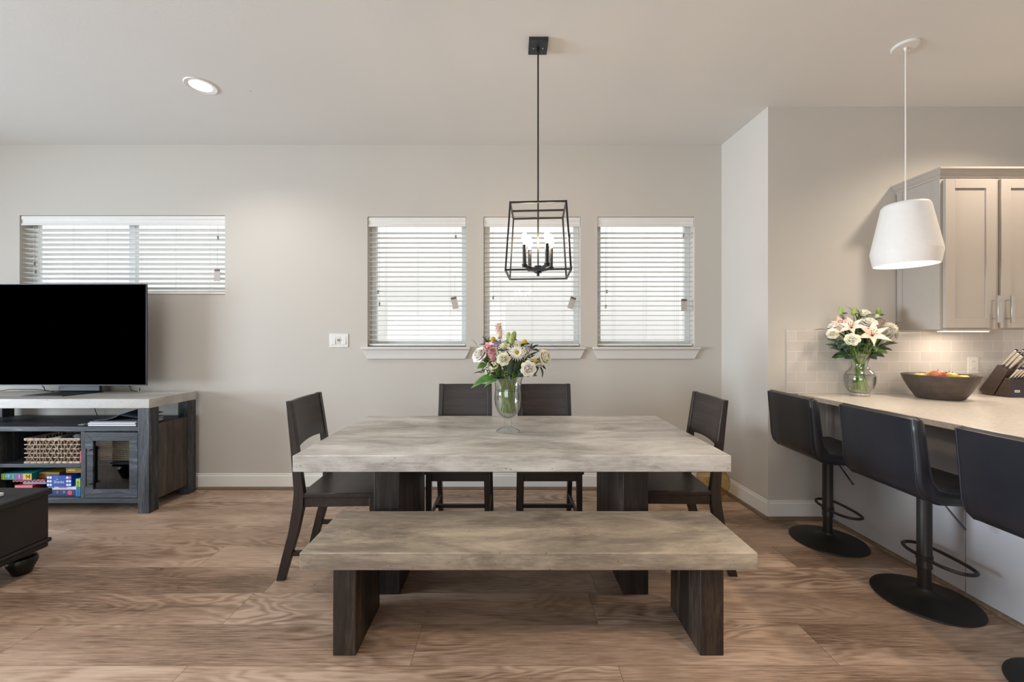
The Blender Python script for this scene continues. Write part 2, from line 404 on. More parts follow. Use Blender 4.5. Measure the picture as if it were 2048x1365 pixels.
def base_trim(name, a, b, n):      # baseboard with a wooden quarter round, from a to b, n points into the room
    a, b, n = Vector((*a, 0)), Vector((*b, 0)), Vector((*n, 0)).normalized()
    prof = [(0, .018), (.014, .018), (.014, .115), (.009, .124), (.009, .134), (0, .137)]
    o = MB().prism([a + n * d + Vector((0, 0, z)) for d, z in prof], b - a)
    struct('baseboard_' + name, o, 'trim', smooth=0)
    q = [(0, 0)] + [(.014 + .019 * math.cos(k * PI / 10), .0 + .022 * math.sin(k * PI / 10)) for k in range(6)] + [(0, .022)]
    struct('trim_' + name, MB().prism([a + n * d + Vector((0, 0, z + .0005)) for d, z in q], b - a), 'wood_round')
base_trim('back', (XL, YB), (XC0 - .001, YB), (0, -1))
base_trim('return', (XC0, YB - .03), (XC1, YK - .014), (-1, -.05))
base_trim('kitchen', (XC1 - .014, YK), (2.335, YK), (0, -1))

# windows
def window(idx, x0, x1, z0, z1, sill=True):
    o = thing('window_%d' % idx, None, None, ((x0 + x1) / 2, YB, z0)); o['kind'] = 'structure'
    y0, y1 = YB + .095, YB + .135; w = .05
    f = MB().box(x0, x0 + w, y0, y1, z0, z1).box(x1 - w, x1, y0, y1, z0, z1).box(x0 + w, x1 - w, y0, y1, z0, z0 + w).box(x0 + w, x1 - w, y0, y1, z1 - w, z1)
    if not sill: f.box((x0 + x1) / 2 - .03, (x0 + x1) / 2 + .03, y0, y1, z0 + w, z1 - w)
    f.build('window_frame', 'vinyl', o, bevel=.004)
    MB().box(x0 + w, x1 - w, y0 + .018, y0 + .021, z0 + w, z1 - w).build('pane', 'pane', o, smooth=0)
    if sill:
        s_ = MB().box(x0, x1, YB - .001, y0, z0 - .024, z0).box(x0 - .047, x1 + .042, YB - .038, YB - .001, z0 - .024, z0)
        s_.build('window_sill', 'sill', o, bevel=.005)
        ya = YB - .0005
        MB().prism([(x0 - .042, ya, z0 - .024), (x1 + .037, ya, z0 - .024), (x1 - .005, ya, z0 - .107), (x0 + .002, ya, z0 - .107)], (0, -.018, 0)).build('sill_apron', 'sill', o, bevel=.002)
for i, wn_ in enumerate(WINS): window(i + 2, *wn_)
window(1, *LWIN, sill=False)

def blind(name_label, x0, x1, z0, z1, tilt, tassels, card, card_tilt=0, y=YB + .045):
    o = thing('window_blind', name_label, 'blind', ((x0 + x1) / 2, y, z1), 'white slatted window blinds')
    g = .006; top = z1 - .003
    # valance with a stepped moulding
    pv = [(-.038, top), (-.038, top - .03), (-.034, top - .034), (-.034, top - .062), (-.038, top - .066), (-.040, top - .082), (-.028, top - .082), (-.028, top)]
    MB().prism([(x0 + .003, y + a, b) for a, b in pv], (x1 - x0 - .006, 0, 0)).build('valance', 'white', o, bevel=.0015)
    MB().box(x0 + g, x1 - g, y - .026, y + .026, top - .05, top - .002).build('headrail', 'white', o)
    sp = .0435; zb = z0 + .03; n = int((top - .075 - zb) / sp)
    m = MB(); ct, st = math.cos(tilt), math.sin(tilt)
    for k in range(n):
        zc = zb + sp * (k + .75)
        pts = []
        for j, (d, h) in enumerate([(-.025, 0), (-.012, .0018), (0, .0024), (.012, .0018), (.025, 0), (.025, -.003), (0, -.0006), (-.025, -.003)]):
            pts.append((x0 + g, y + d * ct - h * st, zc + d * st + h * ct))
        m.prism(pts, (x1 - x0 - 2 * g, 0, 0))
    m.build('slats', 'slat', o, smooth=30)
    MB().box(x0 + g, x1 - g, y - .025, y + .025, z0 + .006, z0 + .026).build('bottom_rail', 'white', o, bevel=.005)
    nl = 3 if x1 - x0 < 1.2 else 6
    cs = MB()
    for k in range(nl):
        xx = x0 + .15 + (x1 - x0 - .3) * k / (nl - 1)
        for yy in (-.0275, .0275): cs.tube([(xx, y + yy, z0 + .02), (xx, y + yy, top - .06)], .0008, 4)
        cs.tube([(xx + .012, y - .0278, z0 + .03), (xx + .012, y - .0278, top - .06)], .0006, 4)
    cs.build('ladder_cords', 'cord_mat', o)
    for (tx, tz) in tassels:
        pc = MB().tube([(tx, y - .034, top - .075), (tx, y - .034, tz)], .0009, 4).build('pull_cord', 'tassel', o)
        MB().lathe([(0, .0), (.008, .0), (.0085, -.012), (.006, -.016), (.0085, -.03), (0, -.031)], (tx, y - .034, tz), 10).build('tassel', 'tassel', pc)
    if card:
        cx, cz = card; w, h = .026, .054
        q = MB(); a = card_tilt
        def r_(px, pz): return (cx + px * math.cos(a) + pz * math.sin(a), y - .037, cz - px * math.sin(a) + pz * math.cos(a))
        q.prism([r_(-w, -h), r_(w, -h), r_(w, h), r_(-w, h)], (0, .0012, 0)); c_ = q.build('warning_card', 'grey_tag', o)
        q = MB(); q.prism([r_(-w * .9, h * .62), r_(w * .9, h * .62), r_(w * .9, h * .95), r_(-w * .9, h * .95)], (0, -.0006, 0)); q.build('warning_header', 'tag_head', c_)
        MB().tube([(cx, y - .0365, cz + h * .9), (cx, y - .034, cz + .25)], .0007, 4).build('card_string', 'tassel', o)
    return o
_t = NT('blind_slat'); _f = _t.noise(_t.co(), 20, 2)
M['slat'] = _t.set(color=_t.ramp(_f, [(.3, '#e9e9e6'), (.7, '#f0f0ee')]), rough=.45)
M['cord_mat'] = plain('blind_cord', '#c9c9c6', .7)
def wx(px): return (px - 1018) / 225.7
def wz(py): return EYE - (py - 677) / 225.7
blind('white slatted blind in the leftmost of the three upright windows over the table', *WINS[0], math.radians(-2.5),
      [(wx(911), wz(470)), (wx(755), wz(581)), (wx(758), wz(605))], (wx(909), wz(606)), -.2)
blind('white slatted blind in the middle upright window behind the black lantern', *WINS[1], math.radians(-2.5),
      [(wx(1140), wz(468)), (wx(986), wz(592))], (wx(1144), wz(606)), .3)
blind('white slatted blind in the rightmost of the three upright windows, nearest the kitchen', *WINS[2], math.radians(-2.5),
      [(wx(1368), wz(467)), (wx(1214), wz(580)), (wx(1212), wz(610))], (wx(1369), wz(610)), 0)
blind('wide white slatted blind in the low long window behind the television', *LWIN, math.radians(-17),
      [(wx(434), wz(472)), (wx(68), wz(540)), (wx(66), wz(524))], (wx(433), wz(550)), 0)

# ------------------------------------------------------------------ dining table and bench
def table():
    o = thing('dining_table', 'long rectangular dining table with thick weathered grey top on dark timber slab legs', 'table', (.015, 2.475, 0))
    MB().box(-1.054, 1.083, 1.967, 2.982, .682, .762).build('tabletop', 'table_top', o, bevel=.003)
    for x0, x1 in ((-.702, -.569), (.593, .725)):
        m = MB(); n = 6; y0, y1 = 2.10, 2.74
        for k in range(n):
            a = y0 + (y1 - y0) * k / n; b = y0 + (y1 - y0) * (k + 1) / n
            j = (0, .0015, -.001, .001, 0, -.001)[k]
            m.box(x0 - j, x1 + j, a, b - .0012, 0, .681)
        m.build('leg', 'leg_wood', o, bevel=.003)
    return o
table()
def bench():
    o = thing('bench', 'low dining bench with thick weathered tan top in front of the table', 'bench', (.08, 1.85, 0))
    MB().box(-.855, 1.015, 1.648, 2.05, .386, .457).build('bench_top', 'bench_top', o, bevel=.003)
    for x0, x1 in ((-.74, -.642), (.803, .902)):
        m = MB(); n = 3; y0, y1 = 1.695, 2.01
        for k in range(n):
            a = y0 + (y1 - y0) * k / n; b = y0 + (y1 - y0) * (k + 1) / n
            m.box(x0, x1, a, b - .001, 0, .3855)
        m.build('leg', 'bench_leg', o, bevel=.004)
bench()

# ------------------------------------------------------------------ dining chairs (front towards +x of the chair's own axes)
def make_chair():
    global WORLD
    WORLD = False
    o = thing('dining_chair', '', 'chair', (0, 0, 0), 'dark wooden dining chairs around the table')
    # seat board, slightly dished
    def top(x, y): return .477 - .006 * max(0, 1 - (x / .2) ** 2) * max(0, 1 - (y / .2) ** 2)
    m = MB(); N = 10; g = {}
    for i in range(N + 1):
        for j in range(N + 1):
            x = -.188 + .425 * i / N; hw = .205 + .012 * i / N; y = -hw + 2 * hw * j / N
            g[i, j] = (m.b.verts.new((x, y, top(x, y))), m.b.verts.new((x, y, .451)))
    for i in range(N):
        for j in range(N):
            m.b.faces.new((g[i, j][0], g[i + 1, j][0], g[i + 1, j + 1][0], g[i, j + 1][0])); m.b.faces.new((g[i, j][1], g[i, j + 1][1], g[i + 1, j + 1][1], g[i + 1, j][1]))
    for i in range(N):
        m.b.faces.new((g[i, 0][0], g[i, 0][1], g[i + 1, 0][1], g[i + 1, 0][0])); m.b.faces.new((g[i, N][0], g[i + 1, N][0], g[i + 1, N][1], g[i, N][1]))
        m.b.faces.new((g[0, i][0], g[0, i + 1][0], g[0, i + 1][1], g[0, i][1])); m.b.faces.new((g[N, i][0], g[N, i][1], g[N, i + 1][1], g[N, i + 1][0]))
    m.build('seat', 'chair', o, bevel=.005)
    # apron under the seat
    MB().box(-.17, .195, -.198, -.178, .398, .4505).box(-.17, .195, .178, .198, .398, .4505).box(.187, .207, -.177, .177, .398, .4505).box(-.19, -.17, -.177, .177, .398, .4505).build('apron', 'chair', o, bevel=.002)
    # rear posts run from the floor to the top of the back
    prof = [(-.315, -.272, 0), (-.287, -.238, .12), (-.252, -.198, .26), (-.231, -.171, .39), (-.223, -.167, .477), (-.232, -.184, .6), (-.24, -.199, .70), (-.256, -.222, .86), (-.27, -.241, .985)]
    for s in (-1, 1):
        secs = []
        for a, b, z in prof:
            yo = .213 - .012 * (z / .985); yi = yo - .034
            secs.append([(a, s * yi, z), (b, s * yi, z), (b, s * yo, z), (a, s * yo, z)])
        MB().beam(secs).build('rear_leg', 'chair_z', o, bevel=.003)
        # front legs, tapered
        secs = [[(.196, s * .178, 0), (.224, s * .178, 0), (.224, s * .208, 0), (.196, s * .208, 0)], [(.188, s * .170, .45), (.228, s * .170, .45), (.228, s * .208, .45), (.188, s * .208, .45)]]
        MB().beam(secs).build('front_leg', 'chair_z', o, bevel=.003)
        MB().beam([[(-.262, s * .183, .128), (-.262, s * .201, .128), (-.262, s * .201, .156), (-.262, s * .183, .156)], [(.21, s * .183, .128), (.21, s * .201, .128), (.21, s * .201, .156), (.21, s * .183, .156)]]).build('stretcher', 'chair_z', o, bevel=.002)
    MB().box(-.04, -.015, -.185, .185, .130, .154).build('stretcher', 'chair', o, bevel=.002)
    # backrest panel, gently curved, lower edge arched
    m = MB(); N = 12; V = []
    for j in range(N + 1):
        t = j / N; y = -.168 + .336 * t; bow = -.012 * (1 - (2 * t - 1) ** 2)
        zl = .727 + .012 * (1 - (2 * t - 1) ** 2)
        def xo(z): return -.2 - (z - .70) * .147 + bow
        V.append([m.b.verts.new(p) for p in ((xo(zl) - .004, y, zl), (xo(.983) - .004, y, .983), (xo(.983) - .024, y, .983), (xo(zl) - .024, y, zl))])
    for A, B in zip(V, V[1:]):
        for k in range(4): m.b.faces.new((A[k], A[(k + 1) % 4], B[(k + 1) % 4], B[k]))
    m.b.faces.new(V[0][::-1]); m.b.faces.new(V[-1])
    m.build('backrest', 'chair', o, bevel=.002)
    WORLD = True
    return o
chair = make_chair()
CH = [(-.972, 2.44, math.radians(2), 'dark wooden chair at the left end of the table, nearest the television'),
      (.968, 2.475, PI - math.radians(1), 'dark wooden chair at the right end of the table, nearest the kitchen'),
      (-.333, 2.845, -PI / 2, 'dark wooden chair tucked in behind the table, left of the vase'),
      (.268, 2.845, -PI / 2, 'dark wooden chair tucked in behind the table, right of the vase')]
for i, (x, y, r, lb) in enumerate(CH):
    c_ = chair if i == 0 else copy_tree(chair)
    c_.location = (x, y, 0); c_.rotation_euler = (0, 0, r); c_['label'] = lb

# ------------------------------------------------------------------ bar stools (front towards +x)
def make_stool():
    global WORLD
    WORLD = False
    o = thing('bar_stool', '', 'stool', (0, 0, 0), 'black leather bar stools along the counter')
    MB().lathe([(0, 0), (.207, 0), (.211, .004), (.209, .009), (.17, .016), (.11, .024), (.06, .034), (.034, .05), (.03, .062), (0, .062)], seg=48).build('base', 'stool_base', o)
    MB().lathe([(0, .05), (.026, .05), (.026, .30), (0, .30)], seg=24).build('lower_pole', 'stool_metal', o)
    MB().lathe([(.0262, .165), (.031, .165), (.031, .172), (.0295, .176), (.0295, .56), (.0262, .56)], seg=24, closed=True).build('pole_sleeve', 'stool_metal', o)
    # footrest ring: a rounded D pointing at the counter
    P = [(-.01, -.032), (-.005, -.09), (.025, -.145), (.07, -.16), (.11, -.14), (.128, -.08), (.132, 0), (.128, .08), (.11, .14), (.07, .16), (.025, .145), (-.005, .09), (-.01, .032)]
    pts = []
    for i in range(len(P) - 1):
        p0, p1, p2, p3 = P[max(0, i - 1)], P[i], P[i + 1], P[min(len(P) - 1, i + 2)]
        for k in range(4):
            t = k / 4
            pts.append(tuple(.5 * (2 * p1[q] + (p2[q] - p0[q]) * t + (2 * p0[q] - 5 * p1[q] + 4 * p2[q] - p3[q]) * t * t + (3 * p1[q] - p0[q] - 3 * p2[q] + p3[q]) * t ** 3) for q in (0, 1)) + (.215,))
    pts.append((*P[-1], .215))
    ring = MB().tube(pts, .0085, 10).build('footrest', 'stool_metal', o)
    MB().lathe([(.0297, .203), (.033, .203), (.033, .228), (.0297, .228)], seg=24, closed=True).build('footrest_collar', 'stool_metal', o)
    # seat mounting plate and lever
    MB().lathe([(0, .52), (.035, .52), (.085, .552), (.085, .562), (0, .562)], seg=24).build('seat_mount', 'stool_metal', o)
    MB().tube([(.015, -.03, .553), (.03, -.07, .51), (.05, -.105, .455), (.065, -.13, .415)], [.0035, .0035, .0045, .0055], 8).build('height_lever', 'black_metal', o)
    # one piece L-shaped upholstered shell
    outer = [(-.262, .958), (-.258, .90), (-.248, .80), (-.243, .72), (-.238, .66), (-.222, .612), (-.19, .580), (-.14, .565), (-.05, .562), (.08, .562), (.165, .568)]
    inner = [(.178, .60), (.165, .634), (.08, .632), (-.02, .628), (-.10, .632), (-.145, .645), (-.168, .68), (-.178, .73), (-.188, .80), (-.20, .90), (-.212, .950), (-.237, .968)]
    poly = outer + inner; m = MB(); hw = .228; n = len(poly)
    cx = sum(p[0] for p in poly) / n
    secs = [(-hw, .72), (-hw + .006, .9), (-hw + .018, 1), (-.1, 1), (0, 1), (.1, 1), (hw - .018, 1), (hw - .006, .9), (hw, .72)]
    # inset toward the centre line of the shell at the two sides, for soft edges
    def inset(k):
        p = Vector((*poly[k], 0)); a = Vector((*poly[k - 1], 0)); b = Vector((*poly[(k + 1) % n], 0)); t = (b - a).normalized(); return p, Vector((t.y, -t.x, 0))
    rings = []
    for y, s in secs:
        R = []
        for k in range(n):
            p, nn = inset(k); q = p - nn * (1 - s) * -.05 * -1
            R.append(m.b.verts.new((q.x, y, q.y)))
        rings.append(R)
    for A, B in zip(rings, rings[1:]):
        for k in range(n): m.b.faces.new((A[k], A[(k + 1) % n], B[(k + 1) % n], B[k]))
    m.b.faces.new(rings[0][::-1]); m.b.faces.new(rings[-1])
    m.build('padded_shell', 'leather', o, smooth=60)
    # stitched piping along both side edges and the top of the back
    for s in (-1, 1):
        MB().tube([(x + .004, s * (hw - .017), z) for x, z in [(a - .004, b) for a, b in outer]], .0022, 6).build('piping', 'leather_seam', o)
        MB().tube([(x, s * (hw - .017), z) for x, z in inner[1:]], .0022, 6).build('piping', 'leather_seam', o)
    WORLD = True
    return o
stool = make_stool()
ST = [(2.098, 2.66, math.radians(-3), 'black leather bar stool furthest from the camera, beside the white wall corner'),
      (2.125, 2.067, math.radians(-2), 'black leather bar stool in the middle of the row of three, fully in view'),
      (2.122, 1.468, math.radians(-2), 'black leather bar stool nearest the camera, cut off by the right edge')]
for i, (x, y, r, lb) in enumerate(ST):
    c_ = stool if i == 0 else copy_tree(stool)
    c_.location = (x, y, 0); c_.rotation_euler = (0, 0, r); c_['label'] = lb

# ------------------------------------------------------------------ kitchen
CT = .925                               # counter height
XP = 2.36
def kitchen():
    o = thing('peninsula_cabinet', 'grey panelled back of the kitchen peninsula under the counter', 'cabinet', (2.7, 1.7, 0))
    MB().box(XP + .012, 3.05, .4, YK - .002, .0, CT - .034).build('body', 'panel', o, smooth=0)
    for a, b in ((.4, 1.208), (1.212, 2.088), (2.092, 2.93)):
        MB().box(XP, XP + .0119, a, b, .001, CT - .034).build('panel', 'panel', o, bevel=.0015)
    MB().box(XP - .022, XP + .0119, 2.932, YK - .003, .001, CT - .034).build('end_post', 'panel', o, bevel=.002)
    q = [(0, 0)] + [(.017 * math.cos(k * PI / 10), .02 * math.sin(k * PI / 10)) for k in range(6)]
    MB().prism([(XP - .001 - d, .4, z + .0005) for d, z in q], (0, 2.53, 0)).build('shoe_moulding', 'wood_round', o)
    o = thing('base_cabinet', 'kitchen base cabinet under the counter against the tiled wall', 'cabinet', (3.9, 2.7, 0))
    MB().box(3.06, XR - .001, 2.38, YK - .002, .1, CT - .034).box(3.06, XR - .001, 2.45, YK - .002, 0, .1).build('body', 'cab', o, smooth=0)
    c = MB(); z0, z1 = CT - .033, CT
    c.prism([(2.13, .35, z0), (3.1, .35, z0), (3.1, 2.35, z0), (XR - .001, 2.35, z0), (XR - .001, YK - .002, z0), (2.13, YK - .002, z0)], (0, 0, z1 - z0))
    tag(c.build('countertop', 'counter', bevel=.003), 'pale beige quartz countertop running along the kitchen peninsula and tiled wall', 'countertop')
    struct('backsplash', MB().box(2.05, XR - .001, YK - .009, YK - .0005, CT + .0005, 1.404), 'tile', smooth=0)
    # wall cabinet
    o = thing('wall_cabinet', 'grey shaker wall cabinet with two doors above the tiled backsplash', 'cabinet', (3.22, 2.83, 1.393))
    yf = 2.68; x0, x1 = 2.86, 3.60; z0, z1 = 1.393, 2.405
    MB().box(x0, x1, yf, YK - .010, z0, z1).build('body', 'cab', o, bevel=.0015)
    MB().box(x0 - .004, x0 + .0, yf + .0, yf + .04, z0, z1).box(x0 - .004, x0, YK - .05, YK - .01, z0, z1).build('side_stile', 'cab', o)
    # crown moulding on front and left side
    cp = [(0, 0), (.006, 0), (.010, .012), (.022, .022), (.034, .042), (.040, .046), (.040, .058), (0, .058)]
    zc = z1 - .006
    a = [(x0 - d, yf - d, zc + z) for d, z in cp]; b = [(x1, yf - d, zc + z) for d, z in cp]; e = [(x0 - d, YK - .002, zc + z) for d, z in cp]
    MB().beam([e, a, b]).build('crown_moulding', 'cab', o, smooth=25)
    for k, (a0, a1, hx) in enumerate(((2.875, 3.205, 3.18), (3.243, 3.573, 3.268))):
        zz0, zz1 = 1.402, 2.385; w = .062; y0, y1 = yf - .021, yf - .001
        d = MB().box(a0, a0 + w, y0, y1, zz0, zz1).box(a1 - w, a1, y0, y1, zz0, zz1).box(a0 + w, a1 - w, y0, y1, zz0, zz0 + w).box(a0 + w, a1 - w, y0, y1, zz1 - w, zz1).box(a0 + w, a1 - w, y0 + .009, y1, zz0 + w, zz1 - w)
        d = d.build('door', 'cab', o, bevel=.0015)
        h = MB().box(hx - .011, hx + .011, y0 - .042, y0 - .034, 1.434, 1.612)
        for zh in (1.462, 1.584): h.tube([(hx, y0 - .035, zh), (hx, y0, zh)], .004, 8)
        hh = h.build('handle', 'chrome', None, bevel=.001); hh.parent = d; hh.matrix_parent_inverse = Matrix.Translation(-Vector(o.location))
        hh.matrix_parent_inverse = Matrix.Identity(4)
    o = thing('under_cabinet_light', 'slim lit strip lamp under the grey wall cabinet', 'lamp', (3.05, 2.8, 1.38))
    MB().box(2.99, 3.29, 2.76, 2.83, 1.381, 1.3925).build('housing', 'white', o)
    MB().box(2.995, 3.285, 2.765, 2.825, 1.3785, 1.3805).build('lens', 'strip', o)
kitchen()

def outlet():
    x, z = 3.413, 1.135
    o = thing('wall_outlet', 'white power outlet plate on the tiled wall behind the bowl', 'outlet', (x, YK - .01, z))
    y = YK - .0095
    MB().box(x - .04, x + .04, y - .006, y, z - .062, z + .062).build('plate', 'cream', o, bevel=.003)
    for dz in (-.026, .026):
        s = MB(); s.prism([(x + .018 * math.cos(k * PI / 8), y - .0085, z + dz + .016 * math.sin(k * PI / 8)) for k in range(16)], (0, .002, 0)); f = s.build('socket', 'cream', o)
        MB().box(x - .008, x - .006, y - .0095, y - .0086, z + dz - .002, z + dz + .008).box(x + .006, x + .008, y - .0095, y - .0086, z + dz - .002, z + dz + .008).build('slots', 'tassel', o)
outlet()
def switch():
    x, z = -1.507, EYE - (681.5 - 677) / 225.7
    o = thing('light_switch', 'white three-gang light switch plate on the wall left of the windows', 'switch', (x, YB, z))
    MB().box(x - .084, x + .084, YB - .006, YB - .0003, z - .06, z + .06).build('plate', 'white', o, bevel=.003)
    for dx in (-.046, .046): MB().prism([(x + dx - .0165, YB - .0065, z - .034), (x + dx - .0165, YB - .012, z - .033), (x + dx - .0165, YB - .007, z + .034), (x + dx - .0165, YB - .0065, z + .034)], (.033, 0, 0)).build('rocker', 'white', o)
    MB().box(x - .0165, x + .0165, YB - .0075, YB - .0062, z - .034, z + .034).build('timer_face', 'cream', o)
    MB().prism([(x + .010 * math.cos(k * PI / 8), YB - .016, z + .004 + .010 * math.sin(k * PI / 8)) for k in range(16)], (0, .0084, 0)).build('dial', 'tassel', o)
switch()

# ------------------------------------------------------------------ ceiling fittings
def downlight(x, y, lb):
    o = thing('recessed_light', lb, 'ceiling light', (x, y, H), 'recessed ceiling lights')
    MB().lathe([(.066, -.002), (.092, -.006), (.096, -.001), (.096, -.0002), (.066, -.0002)], (x, y, H), 40, closed=True).build('trim_ring', 'white', o)
    MB().lathe([(0, -.0022), (.0655, -.0022), (.0655, -.0004), (0, -.0004)], (x, y, H), 40).build('diffuser', 'lamp', o)
downlight(-2.09, 2.74, 'round lit recessed light in the ceiling above the television side')
tag(MB().lathe([(0, -.001), (.004, -.001), (.004, -.0002), (0, -.0002)], (-1.79, 2.85 - .05, H), 10).build('ceiling_nail', 'tassel'), 'tiny nail head in the ceiling right of the recessed light', 'nail')

def lantern():
    X, Y = .169, 2.351
    o = thing('lantern_pendant', 'black open cage lantern with four candle bulbs hanging over the table', 'pendant light', (X, Y, 1.7))
    m = MB().box(X - .055, X + .055, Y - .058, Y + .058, H - .024, H - .0003); m.build('canopy', 'canopy_metal', o, bevel=.002)
    for dx in (-.027, .027): MB().lathe([(0, -.031), (.004, -.031), (.004, -.024), (0, -.024)], (X + dx, Y - .005, H), 10).build('screw', 'chrome', o)
    MB().tube([(X, Y, H - .024), (X, Y, 1.72)], .0048, 12).tube([(X, Y, H - .045), (X, Y, H - .024)], .009, 12).build('rod', 'black_metal', o)
    zt, zb, a, b, r = 2.077, 1.705, .152, .176, .0048
    f = MB()
    cr, sr_ = math.cos(math.radians(-4)), math.sin(math.radians(-4))       # the cage hangs slightly turned
    def tw(dx, dy, z): return (X + dx * cr - dy * sr_, Y + dx * sr_ + dy * cr, z)
    T = [tw(sx * a, sy * a, zt) for sx, sy in ((-1, -1), (1, -1), (1, 1), (-1, 1))]; B = [tw(sx * b, sy * b, zb) for sx, sy in ((-1, -1), (1, -1), (1, 1), (-1, 1))]
    def bar(p, q):
        p, q = Vector(p), Vector(q); d = (q - p).normalized(); p -= d * r; q += d * r
        u = Vector((0, 0, 1)) if abs(d.z) < .5 else Vector((1, 0, 0)); v = d.cross(u).normalized(); u = v.cross(d)
        f.beam([[p + u * r + v * r, p - u * r + v * r, p - u * r - v * r, p + u * r - v * r], [q + u * r + v * r, q - u * r + v * r, q - u * r - v * r, q + u * r - v * r]])
    for k in range(4): bar(T[k], T[(k + 1) % 4]); bar(B[k], B[(k + 1) % 4]); bar(T[k], B[k])
    bar(tw(-a, 0, zt), tw(a, 0, zt))
    f.build('cage', 'black_metal', o)
    MB().lathe([(0, 1.695), (.008, 1.697), (.008, 1.712), (.022, 1.715), (.022, 1.755), (.008, 1.758), (0, 1.758)], (X, Y, 0), 16).build('hub', 'black_metal', o)
    for k in range(4):
        an = math.radians(29 + 90 * k); d = Vector((math.cos(an), math.sin(an), 0)); c = Vector((X, Y, 0)) + d * .092
        def pt(s, z): v = Vector((X, Y, 0)) + d * s; return (v.x, v.y, z)
        s = Vector((-d.y, d.x, 0)) * .009
        def sec(dist, z, h): p = Vector(pt(dist, z)); return [p + s, p - s, p - s - Vector((0, 0, h)), p + s - Vector((0, 0, h))]
        MB().beam([sec(.015, 1.738, .016), sec(.085, 1.752, .014), sec(.102, 1.752, .014)]).build('arm', 'black_metal', o, bevel=.001)
        cn = MB().lathe([(0, 1.752), (.0165, 1.752), (.0165, 1.756), (.0108, 1.757), (.0108, 1.868), (.009, 1.868), (.009, 1.862), (0, 1.862)], (c.x, c.y, 0), 16).build('candle_sleeve', 'black_metal', o)
        MB().lathe([(0, 1.864), (.007, 1.864), (.007, 1.878), (.012, 1.888), (.0165, 1.903), (.016, 1.918), (.010, 1.935), (.004, 1.947), (.0015, 1.953), (0, 1.954)], (c.x, c.y, 0), 16).build('candle_bulb', 'bulb', cn)
lantern()

def white_pendant():
    X, Y = 2.323, 2.367
    o = thing('white_pendant', 'white angular drum pendant lamp hanging over the counter', 'pendant light', (X, Y, 1.762))
    MB().lathe([(0, -.012), (.058, -.012), (.066, -.006), (.066, -.0003), (0, -.0003)], (X, Y, H), 40).build('canopy', 'shade', o)
    MB().lathe([(0, -.03), (.006, -.03), (.009, -.012), (0, -.012)], (X, Y, H), 16).build('cord_grip', 'shade', o)
    MB().tube([(X, Y, H - .02), (X, Y, 2.118)], .0032, 8).build('cord', 'shade', o)
    prof = [(.006, 2.122), (.085, 2.122), (.100, 2.118), (.109, 2.106), (.158, 1.845), (.1585, 1.838), (.146, 1.762), (.143, 1.762), (.1555, 1.838), (.155, 1.845), (.106, 2.104), (.098, 2.114), (.085, 2.118), (.006, 2.118)]
    MB().lathe(prof, (X, Y, 0), 64, closed=True).build('lamp_shade', 'shade', o, smooth=25)
    MB().lathe([(0, 1.79), (.1485, 1.79), (.1485, 1.794), (0, 1.794)], (X, Y, 0), 48).build('diffuser', 'pend_in', o)
    light('pendant_glow', 'SPOT', (X, Y, 1.783), 13, (1, .86, .70), spot_size=2.7, spot_blend=.6, shadow_soft_size=.09)
white_pendant()
light('strip_glow', 'AREA', (3.14, 2.795, 1.376), 1.3, (1, .9, .78), (0, 0, 0), shape='RECTANGLE', size=.28, size_y=.05)

